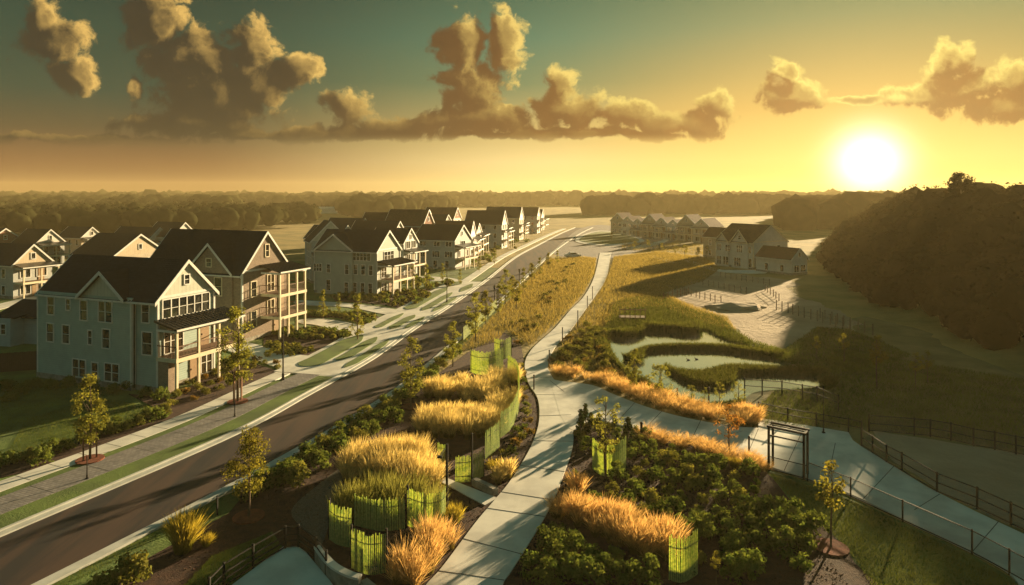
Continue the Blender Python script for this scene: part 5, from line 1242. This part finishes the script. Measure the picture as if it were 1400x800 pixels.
# silt fences on the bare earth
KS = 'silt fences on the bare earth'
def silt(label, a, b, n, h=1.1, mat='wood'):
    pts = [(x + random.uniform(-.1, .1), y) for x, y in spaced(a, b, n)]
    r_ = posts_fence('silt_fence', label, pts, h, (.85, .35), mat, .10, None, KS, .04)
silt('reddish barrier fence nearest the pond marsh', z7(455, 528), z7(560, 500), 7, 1.2, 'rust')
silt('short row of fence posts left of the orange heap', z7(512, 496), z7(692, 538), 10)
silt('upper row of fence posts across the bare earth', z7(620, 462), z7(800, 498), 9)
silt('farthest short row of fence posts by the townhouse', z7(692, 430), z7(900, 462), 10)
silt('slanting row of fence posts toward the wooded hill', z7(880, 486), z7(940, 528), 6)
silt('long row of fence posts along the foot of the wooded hill', z7(930, 566), z7(1240, 655), 13, 1.4)
silt('second row of fence posts under the wooded hill', z7(1110, 600), z7(1330, 672), 9, 1.3)
# pond stand
def pond_stand():
    x, y = z7(268, 615); root = empty('viewing_deck', (x, y, .03), -.1); tag(root, 'small wooden viewing deck on posts at the pond edge', 'deck')
    MB().box(0, 3.4, 0, 1.6, .45, .55).build('deck_boards', M['wood'], root)
    for i in range(6): MB().box(i * .66, i * .66 + .1, -.1, -.002, 0, 1.9).build('post', M['wood'], root)
    MB().box(-.05, 3.5, -.16, -.102, 1.55, 1.68).build('rail', M['wood'], root)
pond_stand()
# ------------------------------------------------------------------ pergola frame on the branch path
def pergola():
    A, B = np.array(at(1051, 645)), np.array(at(1099, 657)); d = B - A; L_ = float(np.linalg.norm(d))
    root = empty('pergola_frame', (float(A[0]), float(A[1]), .06), math.atan2(d[1], d[0])); tag(root, 'dark square pergola frame over the branch path', 'pergola')
    h = 2.65
    for x in (0, L_):
        for y in (0, .85): MB().box(x - .06, x + .06, y - .06, y + .06, 0, h).build('post', M['black'], root)
    MB().box(-.12, L_ + .12, -.06, .06, h, h + .12).box(-.12, L_ + .12, .79, .91, h, h + .12).build('beam', M['black'], root)
    for i in range(2): MB().box(-.12 + i * (L_ + .12), -.02 + i * (L_ + .12), .061, .789, h + .01, h + .09).build('end_beam', M['black'], root)
    MB().box(.07, L_ - .07, .40, .45, h + .03, h + .09).build('rafter', M['black'], root)
    MB().box(.07, L_ - .07, -.03, .03, h - .5, h - .42).build('cross_rail', M['black'], root)
pergola()
# ------------------------------------------------------------------ lamps, posts and bollards
def lamp(label, x, yb, yt, head=True, group='street lamps'):
    X_, Y_ = at(x, yb); h = (yb - yt) / F * Y_
    root = empty('street_lamp', (X_, Y_, .12)); tag(root, label, 'street lamp', group)
    k = 1.0 if head or h > 4 else .5
    MB().tube([(0, 0, 0), (0, 0, .5 * k), (0, 0, .55 * k), (0, 0, h - .1)], [.12 * k, .11 * k, .07 * k, .05 * k], 10).build('pole', M['black'], root)
    MB().box(-.18 * k, .18 * k, -.18 * k, .18 * k, -.1, .06).build('base', M['black'], root)
    if head:
        MB().tube([(0, 0, h - .1), (0, 0, h - .05), (0, 0, h), (0, 0, h + .03)], [.06, .17, .19, .10], 10).build('lamp_head', M['black'], root)
        MB().tube([(0, 0, h - .55), (0, 0, h - .12)], [.13, .16], 10).build('lantern', M['glass'], root)
    else:
        MB().tube([(0, 0, h - .1), (0, 0, h)], [.075 * k, .03 * k], 10).build('cap', M['black'], root)
lamp('plain tall black post at the pavement end by the driveway', 387, 520, 437, False)
lamp('slim black post on the apron in front of the grey house', 611, 415, 371, False)
lamp('black lantern post behind the pale roadside slat fence', 676, 424, 391)
lamp('farther black lantern post on the garden side of the street', 710, 391, 369)
lamp('slim black post standing on the block paving by the verge tree', 321, 572, 526, False)
lamp('short black post on the block paving below the double staked tree', 119, 658, 626, False)
lamp('lone tall thin pole beside the low rail fence', 1126, 594, 530, False)
KB = 'bollards along the path'
def bollard(label, x, yb, yt, w=.06, group=KB, name='bollard', cat='bollard'):
    X_, Y_ = at(x, yb); h = (yb - yt) / F * Y_
    root = empty(name, (X_, Y_, .05)); tag(root, label, cat, group)
    MB().tube([(0, 0, -.05), (0, 0, h - .1)], w, 9).build('post', M['black'], root)
    MB().tube([(0, 0, h - .1), (0, 0, h - .04), (0, 0, h)], [w * 1.25, w * 1.25, w * .7], 9).build('cap', M['black'], root)
    return root
for i, (x, yb, yt) in enumerate(((751, 503, 479), (769, 472, 448), (790, 449, 425), (803, 425, 405), (810, 410, 392))):
    bollard(f'{ordn(i)} thin dark post along the outer bend of the path, counting toward the houses', x, yb, yt)
bollard('dark bollard at the path edge outside the curved screen', 730, 534, 513)
bollard('dark square bollard beside the conifers at the branch path', 877, 600, 578, .09)
bollard('slim dark bollard on the branch path left of the pergola frame', 1024, 619, 597)
bollard('slim dark post on the bank left of the pond fence', 926, 544, 531)
bollard('taller slim dark post on the bank before the pond', 969, 557, 530)
def bollard_light():
    X_, Y_ = at(611, 711); root = empty('bollard_light', (X_, Y_, .04)); tag(root, 'tall black light post with a bent pale arm between the slat screens', 'light post')
    h = (711 - 608) / F * Y_
    MB().box(-.06, .06, -.06, .06, 0, h).build('post', M['black'], root)
    MB().tube([(-.05, -.02, h - .25), (-.18, -.02, h - .32), (-.24, -.02, h - .5), (-.34, -.02, h - .62)], [.03, .035, .035, .03], 7).build('arm', M['cream'], root)
    MB().box(-.50, -.24, -.10, .08, h - .72, h - .62).build('lamp_head', M['black'], root)
bollard_light()
bollard('plain black post behind the stone block', 645, 664, 593, .06, None, 'post', 'post')
# ------------------------------------------------------------------ stone block, low wall
def stone_block(label, a, b, w, h):
    a, b = Vector((*a, 0)), Vector((*b, 0)); L_ = (b - a).length
    bm = bmesh.new(); bmesh.ops.create_cube(bm, size=1); bmesh.ops.scale(bm, vec=(L_, w, h), verts=bm.verts); bmesh.ops.bevel(bm, geom=bm.edges[:], offset=.05, segments=2, affect='EDGES')
    bmesh.ops.subdivide_edges(bm, edges=[e for e in bm.edges if e.calc_length() > .3], cuts=4)
    for v in bm.verts: v.co += Vector((random.uniform(-1, 1), random.uniform(-1, 1), random.uniform(-1, 1))) * .012
    me = bpy.data.meshes.new('stone_block'); bm.to_mesh(me); bm.free(); me.materials.append(M['stone'])
    tag(link('stone_block', me, None, ((a.x + b.x) / 2, (a.y + b.y) / 2, .04 + h / 2), math.atan2(b.y - a.y, b.x - a.x)), label, 'stone block')
stone_block('rough stone seat block beside the path under the golden tufts', at(648, 664), at(678, 679), .45, .42)
stone_block('stone block end peeping in at the bottom edge', at(496, 806), at(520, 826), .45, .42)
def low_wall():
    line = smooth(px([(434, 768), (443, 782), (458, 797), (478, 808), (492, 812)]), 5); c0 = line[0]
    l = [(x - c0[0], y - c0[1]) for x, y in line]
    mb = MB().prism(offset(l, .14) + offset(l, -.14)[::-1], 0, .62)
    root = empty('garden_wall', (*c0, .04)); tag(root, 'low curved stone wall below the black railing', 'wall')
    mb.build('stonework', M['stone'], root)
    MB().prism(offset(l, .17) + offset(l, -.17)[::-1], .622, .72).build('coping', M['concrete'], root)
low_wall()
# ------------------------------------------------------------------ parked car
def car():
    X_, Y_ = at(783, 352.5); root = empty('parked_car', (X_, Y_, .03), R(8)); tag(root, 'pale car parked on the meadow edge by the path', 'car')
    pr = [(-2.1, .35), (-2.15, .75), (-1.9, .92), (-1.2, .98), (-.75, 1.42), (.55, 1.45), (1.25, 1.0), (1.95, .88), (2.15, .7), (2.12, .35)]
    MB().extr(pr, 'y', -.85, .85).build('body', M['white'], root)
    gl = [(-1.08, 1.0), (-.72, 1.36), (.50, 1.39), (1.08, 1.0)]
    MB().extr(gl, 'y', -.865, .865).build('window', M['glass'], root)
    for x in (-1.35, 1.35):
        for y in (-.8, .8):
            w = MB().tube([(x, y - .1, .32), (x, y + .1, .32)], .32, 14).build('wheel', M['black'], root)
            MB().tube([(x, y - .11, .32), (x, y + .11, .32)], .18, 10).build('rim', M['concrete'], w)
    for y in (-.6, .6): MB().box(2.08, 2.17, y - .15, y + .15, .62, .74).build('headlight', M['white'], root)
car()
# earth heap on the graded ground
def heap():
    bm = bmesh.new(); bmesh.ops.create_icosphere(bm, subdivisions=3, radius=1)
    from mathutils import noise as nz
    for v in bm.verts: v.co = Vector((v.co.x * 4.5, v.co.y * 3, v.co.z * .9)) * (1 + .3 * nz.noise(v.co * 2))
    me = bpy.data.meshes.new('earth_heap'); bm.to_mesh(me); bm.free(); me.materials.append(M['sand'])
    tag(link('earth_heap', me, None, (*z7(760, 556), -.1)), 'low reddish heap of earth on the graded ground', 'earth heap')
heap()
# ducks on the pond
def duck(label, x, y, rz):
    mb = MB().tube([(-.24, 0, .13), (-.17, 0, .10), (-.02, 0, .09), (.13, 0, .11), (.20, 0, .20), (.21, 0, .27), (.25, 0, .32), (.31, 0, .31), (.37, 0, .29)], [.01, .07, .11, .10, .05, .04, .055, .035, .012], 10)
    o = mb.build('duck', M['darkwood'], None, (*z8(x, y), .03), rz); tag(o, label, 'duck', 'ducks on the pond'); o.scale = (.7, .7, .6)
duck('dark duck on the bright pond, the left one of a pair', 640, 360, 2.6); duck('dark duck on the bright pond, the right one of a pair', 676, 357, 2.9)
# ------------------------------------------------------------------ haze
hz = bpy.data.materials.new('haze_air'); hz.use_nodes = True; t = hz.node_tree
for n in list(t.nodes):
    if n.type != 'OUTPUT_MATERIAL': t.nodes.remove(n)
pv = t.nodes.new('ShaderNodeVolumePrincipled'); pv.inputs['Color'].default_value = (1.0, .82, .42, 1); pv.inputs['Density'].default_value = .00020; pv.inputs['Anisotropy'].default_value = .2
t.links.new(pv.outputs[0], t.nodes['Material Output'].inputs['Volume'])
hb = MB().box(-1520, 1520, -320, 1320, -1.5, 40).build('haze', hz); tag(hb, 'warm sunset haze filling the valley', 'haze', None, 'stuff')
# prototypes that found no place are removed
for k, o in PROTO.items():
    if k not in USED:
        for c in list(o.children): bpy.data.objects.remove(c)
        bpy.data.objects.remove(o)
